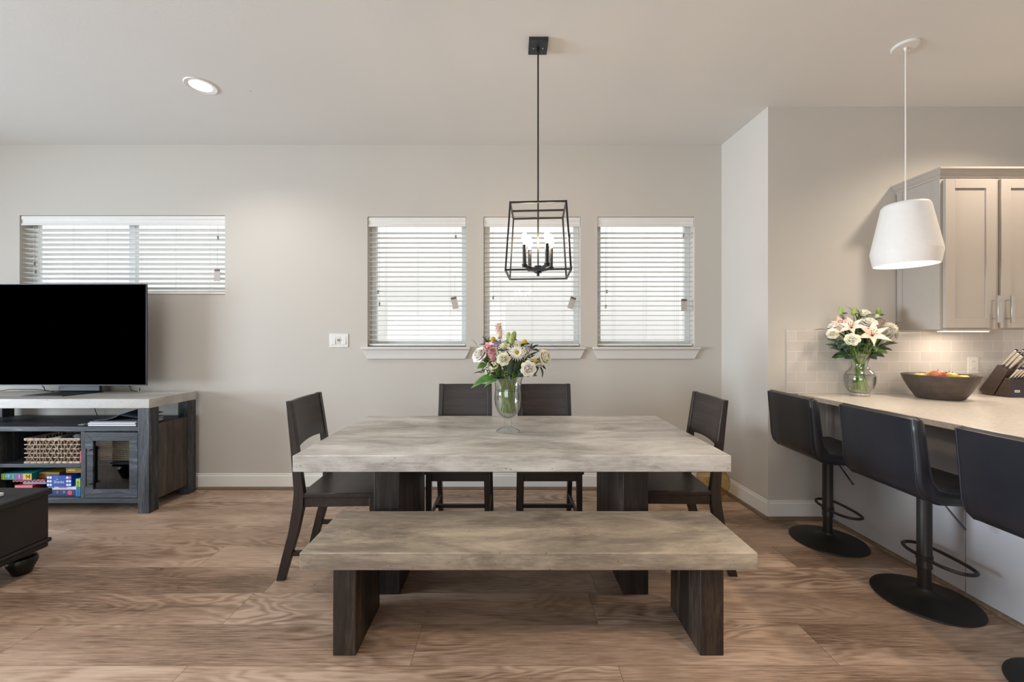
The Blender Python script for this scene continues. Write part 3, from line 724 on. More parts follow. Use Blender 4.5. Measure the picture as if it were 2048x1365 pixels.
# ------------------------------------------------------------------ media console and what is on it
CX0, CX1, CY0, CY1, CZ = -4.41, -2.735, 3.071, 3.534, .872
def console():
    o = thing('media_console', 'charcoal timber media console with thick pale top under the television', 'console', ((CX0 + CX1) / 2, 3.3, 0))
    MB().box(CX0, CX1, CY0, CY1, CZ - .072, CZ).build('console_top', 'console_top', o, bevel=.003)
    w = .088
    for x0 in (CX0 + .001, CX1 - w - .001):
        for y0 in (CY0 + .002, CY1 - w):
            MB().box(x0, x0 + w, y0, y0 + w - .002, 0, CZ - .0725).build('leg', 'leg_side', o, bevel=.004)
    ML, MT = .622, .660
    MB().box(CX0 + w + .002, CX1 - w - .002, CY0 + .01, CY1 - .004, ML, MT).build('shelf', 'console', o, bevel=.003)
    # shelf strips that fill between front and rear legs
    for x0, x1 in ((CX0 + .012, CX0 + w + .001), (CX1 - w - .001, CX1 - .012)):
        MB().box(x0, x1, CY0 + w + .003, CY1 - w - .003, ML + .001, MT).build('shelf_end', 'console', o)
    for x0 in (CX0 + .006, CX1 - .022):
        m = MB(); n = 4; a0, a1 = CY0 + w + .003, CY1 - w - .003
        for k in range(n): m.box(x0, x0 + .016, a0 + (a1 - a0) * k / n, a0 + (a1 - a0) * (k + 1) / n - .0015, .085, .665)
        m.build('side_panel', 'console_side', o, bevel=.0015)
    MB().box(CX0 + w + .002, CX1 - w - .002, CY0 + .012, CY1 - .02, .073, .112).build('bottom_board', 'console', o, bevel=.003)
    MB().box(CX0 + w + .002, CX1 - w - .002, CY1 - .019, CY1 - .008, .073, ML).build('back_board', 'liner_dark', o, smooth=0)
    for x0 in (-3.945, -3.268): MB().box(x0, x0 + .030, CY0 + .012, CY1 - .021, .113, ML - .001).build('divider', 'console_z', o, bevel=.002)
    MB().box(-3.914, -3.269, CY0 + .014, CY1 - .021, .345, .373).build('shelf', 'console', o, bevel=.003)
    # small shelf behind the right glass door
    MB().box(-3.237, CX1 - w - .003, CY0 + .06, CY1 - .021, .355, .373).build('inner_shelf', 'console', o)
    for a, b, hs in ((-3.232, CX1 - w - .006, -1), (CX0 + w + .006, -3.95, 1)):
        z0, z1, t, yy0, yy1 = .118, ML - .006, .064, CY0 + .006, CY0 + .026
        # mitred frame
        O = [(a, z0), (b, z0), (b, z1), (a, z1)]; I = [(a + t, z0 + t), (b - t, z0 + t), (b - t, z1 - t), (a + t, z1 - t)]
        d = None
        dm = MB()
        for k in range(4):
            k2 = (k + 1) % 4
            dm.prism([(O[k][0], yy0, O[k][1]), (O[k2][0], yy0, O[k2][1]), (I[k2][0], yy0, I[k2][1]), (I[k][0], yy0, I[k][1])], (0, yy1 - yy0, 0))
        d = dm.build('door', 'console', o, bevel=.0015)
        def sub(mb, nm, mt, **kw):
            q = mb.build(nm, mt, None, **kw); q.parent = d; q.matrix_parent_inverse = Matrix.Identity(4); return q
        sub(MB().box(a + t - .002, b - t + .002, yy0 + .010, yy0 + .013, z0 + t - .002, z1 - t + .002), 'glass_pane', 'cab_glass', smooth=0)
        hx = a + .034 if hs < 0 else b - .034
        hm = MB().box(hx - .010, hx + .010, yy0 - .034, yy0 - .026, .215, .50)
        for zz in (.228, .487):
            hm.box(min(hx, hx - hs * .03) - .001, max(hx, hx - hs * .03), yy0 - .030, yy0 - .024, zz - .004, zz + .004)
            hm.box((hx - hs * .03) - .004, (hx - hs * .03) + .004, yy0 - .030, yy0, zz - .004, zz + .004)
        sub(hm, 'handle', 'console_z', bevel=.001)
        for zz in (.205, .53): sub(MB().box((b if hs < 0 else a) - .004, (b if hs < 0 else a) + .004, yy0 - .003, yy0 + .01, zz - .022, zz + .022), 'hinge', 'black_metal')
    return o
M['leg_side'] = M['console_z']
M['liner_dark'] = plain('console_back', '#14161a', .8)
console()

def television():
    o = thing('television', 'large flat black television standing on the pale-topped console', 'television', (-3.71, 3.34, CZ))
    x0, x1, z0, z1, y = -4.445, -2.992, .9425, 1.783, 3.335
    MB().box(x0, x1, y, y + .012, z0, z1).box(x0 + .2, x1 - .2, y + .012, y + .05, z0 + .03, z1 - .25).build('housing', 'bezel', o, bevel=.002)
    MB().box(x0 + .006, x1 - .008, y - .0015, y - .0002, z0 + .008, z1 - .005).build('screen', 'screen', o, smooth=0)
    s = MB().prism([(-3.868, 3.20, CZ + .0005), (-3.54, 3.20, CZ + .0005), (-3.48, 3.47, CZ + .0005), (-3.84, 3.47, CZ + .0005)], (0, 0, .006))
    s.build('stand_base', 'tv_stand', o, bevel=.001)
    n = MB().box(-3.84, -3.48, 3.44, 3.46, CZ + .0067, 1.02).box(-3.84, -3.48, 3.385, 3.44, .96, 1.02); n.build('stand_neck', 'tv_stand', o, bevel=.012)
    for a in (x0 + .55, x1 - .18):
        MB().tube([(a, 3.36, z0 + .01), (a + .005, 3.38, z0 - .02), (a - .012, 3.40, z0 - .045), (a - .01, 3.46, CZ + .004)], .003, 6).build('cable', 'cable', o)
television()
def cord(pts, lb):
    tag(MB().tube(pts, .0032, 6).build('power_cord', 'cable'), lb, 'cord', 'black cords behind the console')
cord([(-3.95, 3.49, CZ + .0045), (-3.75, 3.52, CZ + .0045), (-3.70, 3.545, CZ - .03), (-3.655, 3.548, .76), (-3.60, 3.545, .62), (-3.58, 3.545, .3)], 'black cord curving down the wall behind the console, left one')
cord([(-3.24, 3.545, .90), (-3.245, 3.548, .8), (-3.235, 3.548, .68), (-3.23, 3.548, .3)], 'black cord hanging straight down behind the magazines')
cord([(-4.4, 3.44, CZ + .004), (-4.2, 3.40, CZ + .03), (-4.0, 3.42, CZ + .028), (-3.90, 3.46, CZ + .0045)], 'thin black cord looping over the console top below the television')

# magazines and folder on the middle shelf
def magazines():
    z = .661
    specs = [(-3.226, -2.855, .014, 'white magazine at the bottom of the stack on the console shelf'), (-3.228, -2.86, .012, 'white magazine in the middle of the stack on the console shelf'), (-3.215, -2.85, .008, 'thin white magazine on top of the stack, under the dark folder')]
    for i, (a, b, h, lb) in enumerate(specs):
        o = thing('magazine', lb, 'magazine', ((a + b) / 2, 3.2, z), 'magazines on the console shelf')
        MB().box(a + .003, b - .003, 3.094, 3.34, z + .0015, z + h - .0015).build('pages', 'paper', o)
        MB().box(a, b, 3.09, 3.345, z + h - .0014, z + h).box(a, b, 3.09, 3.345, z, z + .0014).build('cover', 'mag_cover', o)
        z += h + .0004
    # bent dark folder that rises toward the right
    pts = [(-3.205, .0), (-3.12, .006), (-3.06, .028), (-3.01, .064), (-2.95, .050), (-2.89, .036), (-2.84, .030)]
    zb = z + .001
    def f(u, v):
        t = u * (len(pts) - 1); i = min(int(t), len(pts) - 2); q = t - i
        x = pts[i][0] * (1 - q) + pts[i + 1][0] * q; zz = pts[i][1] * (1 - q) + pts[i + 1][1] * q
        return (x, 3.12 + .2 * v, zb + .002 + zz * (1 - .35 * (1 - v)))
    tag(MB().grid(f, 18, 3).build('folder', 'navy', solid=.003), 'dark navy folder with a bent cover lying on the magazines', 'folder')
    for i, (dy, lb) in enumerate(((0, 'black pen with grey tip beside the magazines, front one'), (.022, 'black pen with grey tip beside the magazines, rear one'))):
        o = thing('pen', lb, 'pen', (-3.28, 3.12 + dy, .661), 'pens on the console shelf')
        MB().tube([(-3.275, 3.115 + dy, .6665), (-3.235, 3.12 + dy, .6665)], .0055, 10).build('barrel', 'cable', o)
        MB().tube([(-3.315, 3.11 + dy, .6665), (-3.2755, 3.115 + dy, .6665)], .004, 10).build('cap', 'tassel', o)
M['paper'] = plain('paper_pages', '#e9e7ea', .8)
M['mag_cover'] = plain('magazine_cover', '#6c6a6e', .5)
M['navy'] = plain('navy_folder', '#22303f', .35)
magazines()

# woven baskets
def open_basket():
    x0, x1, y0, y1, z0, z1 = -3.715, -3.295, 3.10, 3.38, .3735, .562
    o = thing('wicker_basket', 'open-weave pale wicker basket on the upper console shelf', 'basket', ((x0 + x1) / 2, 3.24, z0))
    m = MB(); r = .0042
    per = []
    def loop(z, off, amp, n):
        pts = []
        cs = [(x0, y0), (x1, y0), (x1, y1), (x0, y1)]
        k = 0
        for i in range(4):
            a, b = Vector((*cs[i], 0)), Vector((*cs[(i + 1) % 4], 0)); L = (b - a).length; nrm = Vector(((b - a).y, -(b - a).x, 0)).normalized(); st = max(3, int(L / .0125))
            for j in range(st):
                p = a + (b - a) * j / st + nrm * amp * math.sin((k + off) * PI / 2); k += 1
                pts.append((p.x, p.y, z))
        return pts
    for k in range(6):
        z = z0 + .012 + k * (z1 - z0 - .024) / 5
        m.tube(loop(z, k * 2, .0035, 0), r, 6, closed=True)
    for z in (z0 + .004, z1 - .004, z1 - .001): m.tube(loop(z, 0, .002, 0), .0062, 6, closed=True)
    # slanted uprights woven over and under
    for side in range(4):
        a, b = [((x0, y0), (x1, y0)), ((x1, y0), (x1, y1)), ((x1, y1), (x0, y1)), ((x0, y1), (x0, y0))][side]
        a, b = Vector((*a, 0)), Vector((*b, 0)); L = (b - a).length; n = int(L / .023); nrm = Vector(((b - a).y, -(b - a).x, 0)).normalized(); t = (b - a).normalized()
        for i in range(1, n):
            pts = []
            for j in range(13):
                q = j / 12; p = a + t * (L * i / n + .004 * math.sin(j * 1.25 + i * 2.3)) + nrm * (.0055 * math.cos(q * 5 * PI + i * PI)); pts.append((p.x, p.y, z0 + .003 + q * (z1 - z0 - .006)))
            m.tube(pts, .0038, 5)
    m.build('woven_wall', 'wicker', o)
    MB().box(x0 + .010, x1 - .010, y0 + .012, y1 - .012, z0 + .002, z0 + .009).box(x0 + .011, x1 - .011, y0 + .012, y0 + .016, z0 + .009, z1 - .02).box(x0 + .011, x1 - .011, y1 - .016, y1 - .012, z0 + .009, z1 - .02).build('liner', 'liner', o)
    # contents
    tag(MB().hexa([(-3.64, 3.15, .50), (-3.48, 3.13, .52), (-3.47, 3.26, .52), (-3.63, 3.28, .50), (-3.645, 3.15, .545), (-3.47, 3.13, .575), (-3.46, 3.26, .575), (-3.635, 3.28, .545)]).build('storage_case', 'greyplastic', bevel=.006), 'grey plastic case poking out of the open wicker basket', 'case')
    tag(MB().ball((-3.42, 3.2, .555), .025, 1.2, 1, .8).ball((-3.40, 3.2, .53), .03).build('cloth_bundle', 'greyplastic'), 'small grey rounded item in the open wicker basket', 'cloth')
    tag(MB().box(-3.385, -3.325, 3.14, 3.22, .50, .588).build('grey_pouch', 'greycloth', bevel=.012), 'dark grey pouch at the right end of the open basket', 'pouch')
M['greyplastic'] = plain('grey_plastic', '#6b6c69', .5)
M['greycloth'] = plain('grey_cloth', '#4d4f58', .8)
open_basket()
def closed_basket():
    x0, x1, y0, y1, z0, z1 = -3.195, -2.86, 3.16, 3.42, .3735, .56
    o = thing('seagrass_basket', 'tightly braided golden seagrass basket behind the glass console door', 'basket', ((x0 + x1) / 2, 3.29, z0))
    m = MB(); n = 11
    for k in range(n):
        z = z0 + .010 + k * (z1 - z0 - .02) / (n - 1); pts = []
        cs = [(x0, y0), (x1, y0), (x1, y1), (x0, y1)]; q = 0
        for i in range(4):
            a, b = Vector((*cs[i], 0)), Vector((*cs[(i + 1) % 4], 0)); L = (b - a).length; st = int(L / .009); nr = Vector(((b - a).y, -(b - a).x, 0)).normalized()
            for j in range(st):
                p = a + (b - a) * j / st + nr * .0018 * math.sin(q * 2.1); pts.append((p.x, p.y, z + .0016 * math.cos(q * 2.1))); q += 1
        m.tube(pts, .0095, 6, closed=True)
    m.build('braided_wall', 'seagrass', o)
    MB().box(x0 + .004, x1 - .004, y0 + .004, y1 - .004, z0 + .0015, z1 - .03).build('inside', 'seagrass', o)
closed_basket()

# games and books in the lower bay
def colour(name, h, rough=.4): return plain(name, h, rough)
C = {k: colour('print_' + k, v) for k, v in dict(teal='#1f8c8a', green='#9db53a', purple='#8a4f8f', maroon='#a03a52', yellow='#e8b92c', brown='#8c4a22', red='#b3202c', pink='#e07684', blue='#1d4fae',
    navy='#22306a', white='#e9ecf2', sky='#2f9bd0', lime='#b4cf3c', darkred='#5c2620', mustard='#8f6f1e', badge='#e0525e', grey='#8b93a8').items()}
def game(name, lb, x0, x1, y0, y1, z0, z1, side, front=None, cat='board game', group='board games in the console', top=None):
    o = thing(name, lb, cat, ((x0 + x1) / 2, (y0 + y1) / 2, z0), group)
    MB().box(x0, x1, y0, y1, z0, z1 - .004).build('box', C[side], o, bevel=.0015)
    MB().box(x0 - .0006, x1 + .0006, y0 - .0006, y1 + .0006, z1 - .0038, z1).build('lid', C[top or side], o)
    for i, (a, b, c, d, cn) in enumerate(front or []):
        xx0 = x0 + (x1 - x0) * a; xx1 = x0 + (x1 - x0) * b; zz0 = z0 + (z1 - z0) * c; zz1 = z0 + (z1 - z0) * d
        MB().box(xx0, xx1, y0 - .0012, y0 - .0007, zz0, zz1).build('printed_panel', C[cn], o)
    return o
def txt(o, s, x, y, z, size, cn, rot=0):
    text('printed_letters', s, size, C[cn], o, Matrix.Translation((x, y, z)) @ FACE_CAM @ Matrix.Rotation(rot, 4, 'Z'), .0003)
def disc(o, x, y, z, r, cn, name='printed_disc', n=16, star=0):
    pts = [(x + r * (1 + (star if k % 2 else -star)) * math.cos(2 * PI * k / n), y, z + r * (1 + (star if k % 2 else -star)) * math.sin(2 * PI * k / n)) for k in range(n)]
    MB().prism(pts, (0, -.0004, 0)).build(name, C[cn], o)
def games():
    F = 3.125
    # bottom: blue game with red starburst
    B = .1125
    g = game('board_game', 'dark blue game box with a red starburst at the bottom of the stack', -3.57, -3.342, F, F + .3, B, B + .055, 'navy', top='white')
    disc(g, -3.395, F - .001, B + .026, .019, 'badge', 'starburst', 24, .12); disc(g, -3.49, F - .001, B + .03, .011, 'mustard', n=7, star=.2); disc(g, -3.44, F - .001, B + .032, .010, 'grey', n=4)
    disc(g, -3.545, F - .001, B + .024, .012, 'sky', n=6)
    g = game('board_game', 'white box with red and blue stripes between two blue games', -3.575, -3.342, F + .01, F + .3, B + .0555, B + .072, 'white', [(.35, .62, .2, .8, 'pink'), (0, .2, .2, .8, 'grey')])
    z = B + .0725
    g = game('board_game', 'royal blue game box with white dice circles and white lettering', -3.572, -3.380, F - .004, F + .28, z, z + .088, 'blue', top='navy')
    for cx in (-3.560, -3.540, -3.411, -3.391):
        for k in range(3): disc(g, cx, F - .0048, z + .016 + k * .028, .0095, 'white' if (cx, k) != (-3.391, 2) else 'pink')
    txt(g, 'Th', -3.490, F - .0052, z + .058, .018, 'white'); txt(g, 'Shanks', -3.474, F - .0052, z + .038, .030, 'white')
    g = game('board_game', 'lime and sky blue game box standing on its end beside the divider', -3.337, -3.303, F - .012, F + .2, B, B + .138, 'sky', [(0, 1, .55, 1, 'lime')])
    txt(g, 'DOCONA', -3.320, F - .0138, B + .060, .027, 'navy', PI / 2)
    # left: red boxes
    g = game('book', 'red book with pink page edge lying left of the blue games', -3.797, -3.662, F - .02, F + .25, B + .058, B + .092, 'red', [(0, 1, .1, .95, 'pink')], 'book', 'books and boxes in the console')
    g = game('storage_box', 'plain dark blue box under the red book in the console', -3.80, -3.60, F - .01, F + .26, B, B + .0575, 'navy', None, 'box', 'books and boxes in the console')
    g = game('storage_box', 'flat slate grey box on top of the red book', -3.76, -3.58, F + .0, F + .25, B + .0925, B + .108, 'grey', None, 'box', 'books and boxes in the console')
    # upper: long checkered box with a colourful box on top
    g = game('board_game', 'dark red game box with a checkered rim under the upper shelf', -3.84, -3.585, F + .0, F + .32, B + .1085, B + .1315, 'darkred')
    ck = MB()
    for k in range(17):
        for j in range(2):
            if (k + j) % 2 == 0: ck.box(-3.838 + k * .0148, -3.838 + (k + 1) * .0148, F - .0015, F - .0008, B + .110 + j * .009, B + .110 + (j + 1) * .009)
    ck.build('checkered_strip', C['pink'], g)
    g = game('board_game', 'colourful teal, purple and yellow numbered game box just under the upper shelf', -3.903, -3.668, F - .02, F + .25, B + .132, B + .182, 'teal',
             [(0, .12, .05, .93, 'green'), (.45, .72, .05, .93, 'purple'), (.72, 1, .05, .93, 'yellow'), (.82, .95, .25, .8, 'brown')])
    for s_, q, cn in (('0', .06, 'lime'), ('FF', .22, 'white'), ('1', .40, 'white'), ('1', .60, 'white'), ('0', .885, 'white')):
        txt(g, s_, -3.903 + .235 * q, F - .0216, B + .157, .040, cn)
    g = game('board_game', 'brown and gold patterned game box behind the numbered one', -3.660, -3.50, F + .02, F + .3, B + .132, B + .178, 'mustard', [(0, .35, .3, .7, 'brown'), (.5, .9, .1, .5, 'darkred')])
    g = game('board_game', 'mustard yellow game box lying on the right under the shelf', -3.45, -3.30, F + .02, F + .3, B + .172, B + .212, 'mustard', [(.1, .5, .4, .7, 'yellow')])
    g = game('book', 'small red and white book standing in front of the wicker basket', -3.290, -3.272, 3.098, 3.2, .3735, .468, 'badge', [(.45, 1, .1, .65, 'white')], 'book', 'books and boxes in the console')
games()

# ------------------------------------------------------------------ black ottoman at the left edge
def ottoman():
    X1, Y1 = -2.69, 2.36; X0, Y0 = -3.75, 1.66
    o = thing('storage_ottoman', 'black storage ottoman on bun feet at the left edge of the picture', 'ottoman', ((X0 + X1) / 2, (Y0 + Y1) / 2, 0))
    MB().box(X0, X1, Y0, Y1, .17, .420).build('body', 'ottoman', o, bevel=.003)
    MB().box(X0 - .012, X1 + .012, Y0 - .012, Y1 + .012, .4205, .458).build('lid', 'ottoman', o, bevel=.006)
    MB().box(X0 - .012, X1 + .012, Y0 - .012, Y1 + .012, .146, .170).box(X0 - .002, X1 + .002, Y0 - .002, Y1 + .002, .118, .146).build('base_moulding', 'ottoman_wood', o, bevel=.009, seg=3)
    for x in (X0 + .07, X1 - .07):
        for y in (Y0 + .07, Y1 - .07):
            MB().lathe([(0, 0), (.034, 0), (.040, .006), (.048, .03), (.060, .055), (.064, .075), (.058, .092), (.040, .100), (.040, .106), (.046, .110), (.046, .118), (0, .118)], (x, y, 0), 32).build('bun_foot', 'ottoman_wood', o)
    o = thing('remote_control', 'small white remote control on the black ottoman lid', 'remote control', (-2.86, 2.24, .4585))
    MB().box(-3.02, -2.805, 2.20, 2.245, .4585, .478).build('shell', 'white', o, bevel=.004)
    MB().box(-2.99, -2.83, 2.21, 2.235, .4782, .4795).build('buttons', 'tassel', o)
ottoman()

# ------------------------------------------------------------------ amber glass globe on the floor
def globe():
    x, y, r = 1.715, 3.40, .132
    o = thing('glass_globe', 'amber glass globe on the floor in the corner behind the right chair', 'vase', (x, y, 0))
    pr = []
    for k in range(21):
        a = -PI / 2 + PI * .93 * k / 20; pr.append((max(0, r * math.cos(a)), r + r * math.sin(a)))
    pr[0] = (0, .0)
    pi_ = [(max(0, a - .003) if a > .003 else 0, b * .977 + .004) for a, b in pr[::-1]]
    MB().lathe(pr + pi_, (x, y, .001), 40).build('globe', 'amber', o)
globe()

# ------------------------------------------------------------------ bowl of fruit, knife block
def bowl():
    x, y = 2.915, 2.735
    o = thing('wooden_bowl', 'round dark wooden bowl of fruit on the kitchen counter', 'bowl', (x, y, CT))
    pr = [(0, .0005), (.105, .0005), (.118, .006), (.150, .060), (.178, .120), (.192, .160), (.189, .164), (.183, .160), (.168, .120), (.140, .066), (.108, .020), (0, .016)]
    MB().lathe(pr, (x, y, CT), 56).build('bowl', 'bowl', o, smooth=50)
    F = [(-.115, .02, .105, .036, 'yellow_fruit', 'yellow lemon at the left side of the bowl', 'lemon'), (-.045, -.03, .118, .044, 'red_fruit', 'large orange-red apple left of centre in the bowl', 'apple'),
         (.01, .06, .108, .038, 'yellow_fruit', 'yellow pear in the middle of the bowl', 'pear'), (.045, -.035, .110, .037, 'yellow_fruit', 'yellow-green apple right of centre in the bowl', 'apple'),
         (.085, .02, .112, .036, 'dark_fruit', 'dark red plum right of centre in the bowl', 'plum'), (.112, -.045, .098, .034, 'yellow_fruit', 'pale yellow apple at the right side of the bowl', 'apple'),
         (-.05, .07, .100, .038, 'red_fruit', 'red apple at the back of the bowl', 'apple'), (-.09, -.06, .06, .036, 'red_fruit', 'red apple low at the front left of the bowl', 'apple'), (.02, -.02, .05, .04, 'yellow_fruit', 'yellow apple at the bottom of the bowl', 'apple')]
    for dx, dy, dz, r, mt, lb, cat in F:
        f = thing(cat if cat != 'apple' else 'apple', lb, cat, (x + dx, y + dy, CT + dz + .034 - r), 'fruit in the wooden bowl')
        pr = [(0, -.86), (.2, -.93), (.5, -.85), (.85, -.5), (1, .05), (.88, .55), (.55, .88), (.25, .9), (0, .74)]
        MB().lathe([(a * r, b * r) for a, b in pr], (x + dx, y + dy, CT + dz + .034), 20).build('flesh', mt, f, smooth=80)
        MB().tube([(x + dx, y + dy, CT + dz + .034 + .72 * r), (x + dx + .004, y + dy, CT + dz + .034 + 1.1 * r)], .0016, 6).build('stalk', 'liner', f)
def fruit(name, a, b):
    t = NT(name); return t.set(color=t.ramp(t.noise(t.co((6, 6, 3)), 3, 4), [(.35, a), (.65, b)]), rough=.35)
M['yellow_fruit'] = fruit('yellow_skin', '#b8a23a', '#d8c86a'); M['red_fruit'] = fruit('red_skin', '#a3362a', '#d68a5a'); M['dark_fruit'] = fruit('dark_skin', '#6e2420', '#a05038')
bowl()

def knife_block():
    X0, X1 = 3.45, 3.60
    o = thing('knife_block', 'dark wooden slanted knife block at the right end of the counter', 'knife block', (3.52, 2.87, CT))
    z = CT
    MB().prism([(X0, 2.945, z + .004), (X0, 2.963, z + .035), (X0, 2.856, z + .222), (X0, 2.794, z + .188), (X0, 2.880, z + .004)], (X1 - X0, 0, 0)).build('slanted_block', 'block', o, bevel=.003)
    MB().prism([(X0 + .002, 2.874, z + .003), (X0 + .002, 2.812, z + .136), (X0 + .002, 2.782, z + .122), (X0 + .002, 2.782, z + .003)], (X1 - X0 - .004, 0, 0)).build('steak_block', 'block', o, bevel=.002)
    MB().box(X0 + .003, X1 - .003, 2.779, 2.7815, z + .003, z + .12).build('front_plate', 'block_front', o)
    p = MB().box(3.478, 3.512, 2.777, 2.7788, z + .036, z + .052).build('label_plate', 'white', o)
    MB().box(3.481, 3.509, 2.7762, 2.7768, z + .041, z + .047).build('label_band', 'tassel', o)
    for x in (X0 + .02, X1 - .02):
        for y in (2.80, 2.93): MB().lathe([(0, 0), (.008, 0), (.008, .004), (0, .004)], (x, y, z), 10).build('rubber_foot', 'dark', o)
    d = Vector((0, -.085, .115)).normalized()
    def handle(p, L, r, lb, grp, nm):
        k = thing(nm, lb, 'knife', p, grp); p = Vector(p)
        MB().tube([p, p + d * L * .25, p + d * L * .6, p + d * L * .93, p + d * L], [r * .6, r * .85, r, r * 1.15, r * .9], 10).build('handle', 'steel', k)
        MB().tube([p + d * L * 1.0, p + d * (L * 1.0 + .003)], r * .9, 10).build('end_cap', 'dark', k)
    n = 0
    for j, (ty, tz) in enumerate(((2.846, .2190), (2.826, .2085), (2.806, .1975))):
        for i in range(3):
            x = X0 + .024 + i * .05
            handle((x, ty, z + tz), (.135, .125, .118)[j], .0095, ('steel knife handle, %s of the %s row in the knife block' % (('leftmost', 'middle', 'rightmost')[i], ('rear', 'centre', 'front')[j])), 'steel knives in the knife block', 'kitchen_knife')
    for i in range(6):
        handle((X0 + .014 + i * .0235, 2.797, z + .130), .085, .0062, 'small steel steak knife handle, one of six along the front of the block', 'steak knives in the front of the block', 'steak_knife')
knife_block()

# ------------------------------------------------------------------ flowers
def fl(name, a, b, rough=.6, scale=18, sss=.0):
    t = NT(name); return t.set(color=t.ramp(t.noise(t.co(), scale, 3), [(.35, a), (.65, b)]), rough=rough)
M['p_white'] = fl('white_petal', '#e6e0d0', '#f6f3e8'); M['p_cream'] = fl('cream_petal', '#e4dfc0', '#f3efdb'); M['p_pink'] = fl('pink_petal', '#c98a94', '#e8b9b4'); M['p_blush'] = fl('blush_petal', '#e3b8a6', '#f3dccc')
M['p_green'] = fl('green_bud', '#7c9142', '#b6c27a'); M['p_yellow'] = fl('yellow_ball', '#a8902a', '#d0b840', .9, 200); M['p_purple'] = fl('purple_petal', '#6a4f94', '#9c86bd'); M['p_lilac'] = fl('lilac_petal', '#a78aa8', '#d6c2d0')
M['leaf_dark'] = fl('dark_leaf', '#1e3322', '#31502f', .45); M['leaf_mid'] = fl('mid_leaf', '#3a5c22', '#5f7f33', .45); M['leaf_blue'] = fl('blue_green_leaf', '#34483e', '#56685a', .55); M['leaf_bright'] = fl('bright_leaf', '#33662a', '#5c8c3a', .4)
M['stem'] = fl('green_stem', '#5c7a30', '#8fa550', .45); M['brown'] = fl('brown_twig', '#5a4434', '#7d6452', .7)

def rotto(d):
    return Vector((0, 0, 1)).rotation_difference(Vector(d).normalized()).to_matrix()
def petal(m, R, c, ang, r0, r1, h0, h1, w, curl=0, cup=.25, nu=4, nv=4, tip=.0, blunt=False):
    # petal rising from (r0,h0) to (r1,h1) at angle ang, half width w
    def f(u, v):
        s = (u * 2 - 1); wid = w * math.sin(min(1, v * .82 + .16) * PI) ** .6 * (1 if v < .6 else 1 - tip * (v - .6) / .4)
        if blunt: wid = w * min(1, .35 + v * 1.6) * (.5 + .5 * math.sqrt(max(0, 1 - (max(0, v - .7) / .3) ** 2)))
        r = r0 + (r1 - r0) * v ** 1.3 + curl * v ** 4; z = h0 + (h1 - h0) * math.sin(v * PI / 2) - abs(curl) * .5 * v ** 6
        r -= cup * wid * s * s
        x, y = r, s * wid
        return c + R @ Vector((x * math.cos(ang) - y * math.sin(ang), x * math.sin(ang) + y * math.cos(ang), z))
    m.grid(f, nu, nv)
def rose(m, c, d, r):
    R = rotto(d); c = Vector(c); d = Vector(d).normalized()
    m.ball(c - d * r * .02, r * .46, 1, 1, 1.1, 10, 7, R)
    for ring, (n, q, h, cu) in enumerate(((3, .26, .86, -.10), (4, .42, .86, -.06), (5, .60, .76, .0), (6, .80, .58, .10), (7, 1.0, .34, .16))):
        for k in range(n):
            petal(m, R, c, 2 * PI * (k + .5 * ring) / n + random.uniform(-.15, .15), r * q * .45, r * q * .92, -r * .42, r * (h + .0) + random.uniform(-.04, .04) * r, r * (.30 + q * .34), r * cu, .5, 6, 5, 0, True)
def daisy(m, c, d, r):
    R = rotto(d); c = Vector(c)
    for ring, n in enumerate((22, 20, 16)):
        for k in range(n):
            rr = r * (1 - .2 * ring); a = 2 * PI * k / n + ring * .17 + random.uniform(-.05, .05)
            petal(m, R, c, a, r * .16, rr, 0, r * (.04 + .16 * ring) + random.uniform(-.03, .05) * r, r * .085, -r * .02, .1, 2, 4, .5)
def mum(m, c, d, r):
    R = rotto(d); c = Vector(c)
    for ring in range(6):
        n = 22 - ring * 3
        for k in range(n):
            e = ring / 6 * 1.35; petal(m, R, c, 2 * PI * k / n + ring * .3, r * .1, r * math.cos(e) * .98 + r * .04, 0, r * math.sin(e) * .8 + r * .04, r * .11, -r * .04, .3, 2, 3, .3)
def lily(m, c, d, r):
    R = rotto(d); c = Vector(c)
    for k in range(6): petal(m, R, c, 2 * PI * k / 6 + random.uniform(-.08, .08), r * .06, r * (1 if k % 2 else .92), 0, r * .42, r * (.26 if k % 2 else .2), r * .18, .35, 4, 6, .75)
def leaf(m, p, q, w, bend=.15, n=8):
    p, q = Vector(p), Vector(q); t = q - p; side = t.cross(Vector((0, 0, 1)))
    side = (side.normalized() if side.length > 1e-5 else Vector((1, 0, 0)))
    # show the blade broadly to the room: lean the width direction towards the upright
    side = (side + Vector((0, 0, random.uniform(.2, .9)))).normalized(); side = (side - t.normalized() * side.dot(t.normalized())).normalized(); up = side.cross(t.normalized())
    def f(u, v):
        s = u * 2 - 1; wid = w * math.sin(PI * v ** .8) if 0 < v < 1 else 0
        return p + t * v + side * s * wid + up * (bend * t.length * math.sin(v * PI) - .25 * wid * (1 - abs(s)))
    m.grid(f, 4, n)

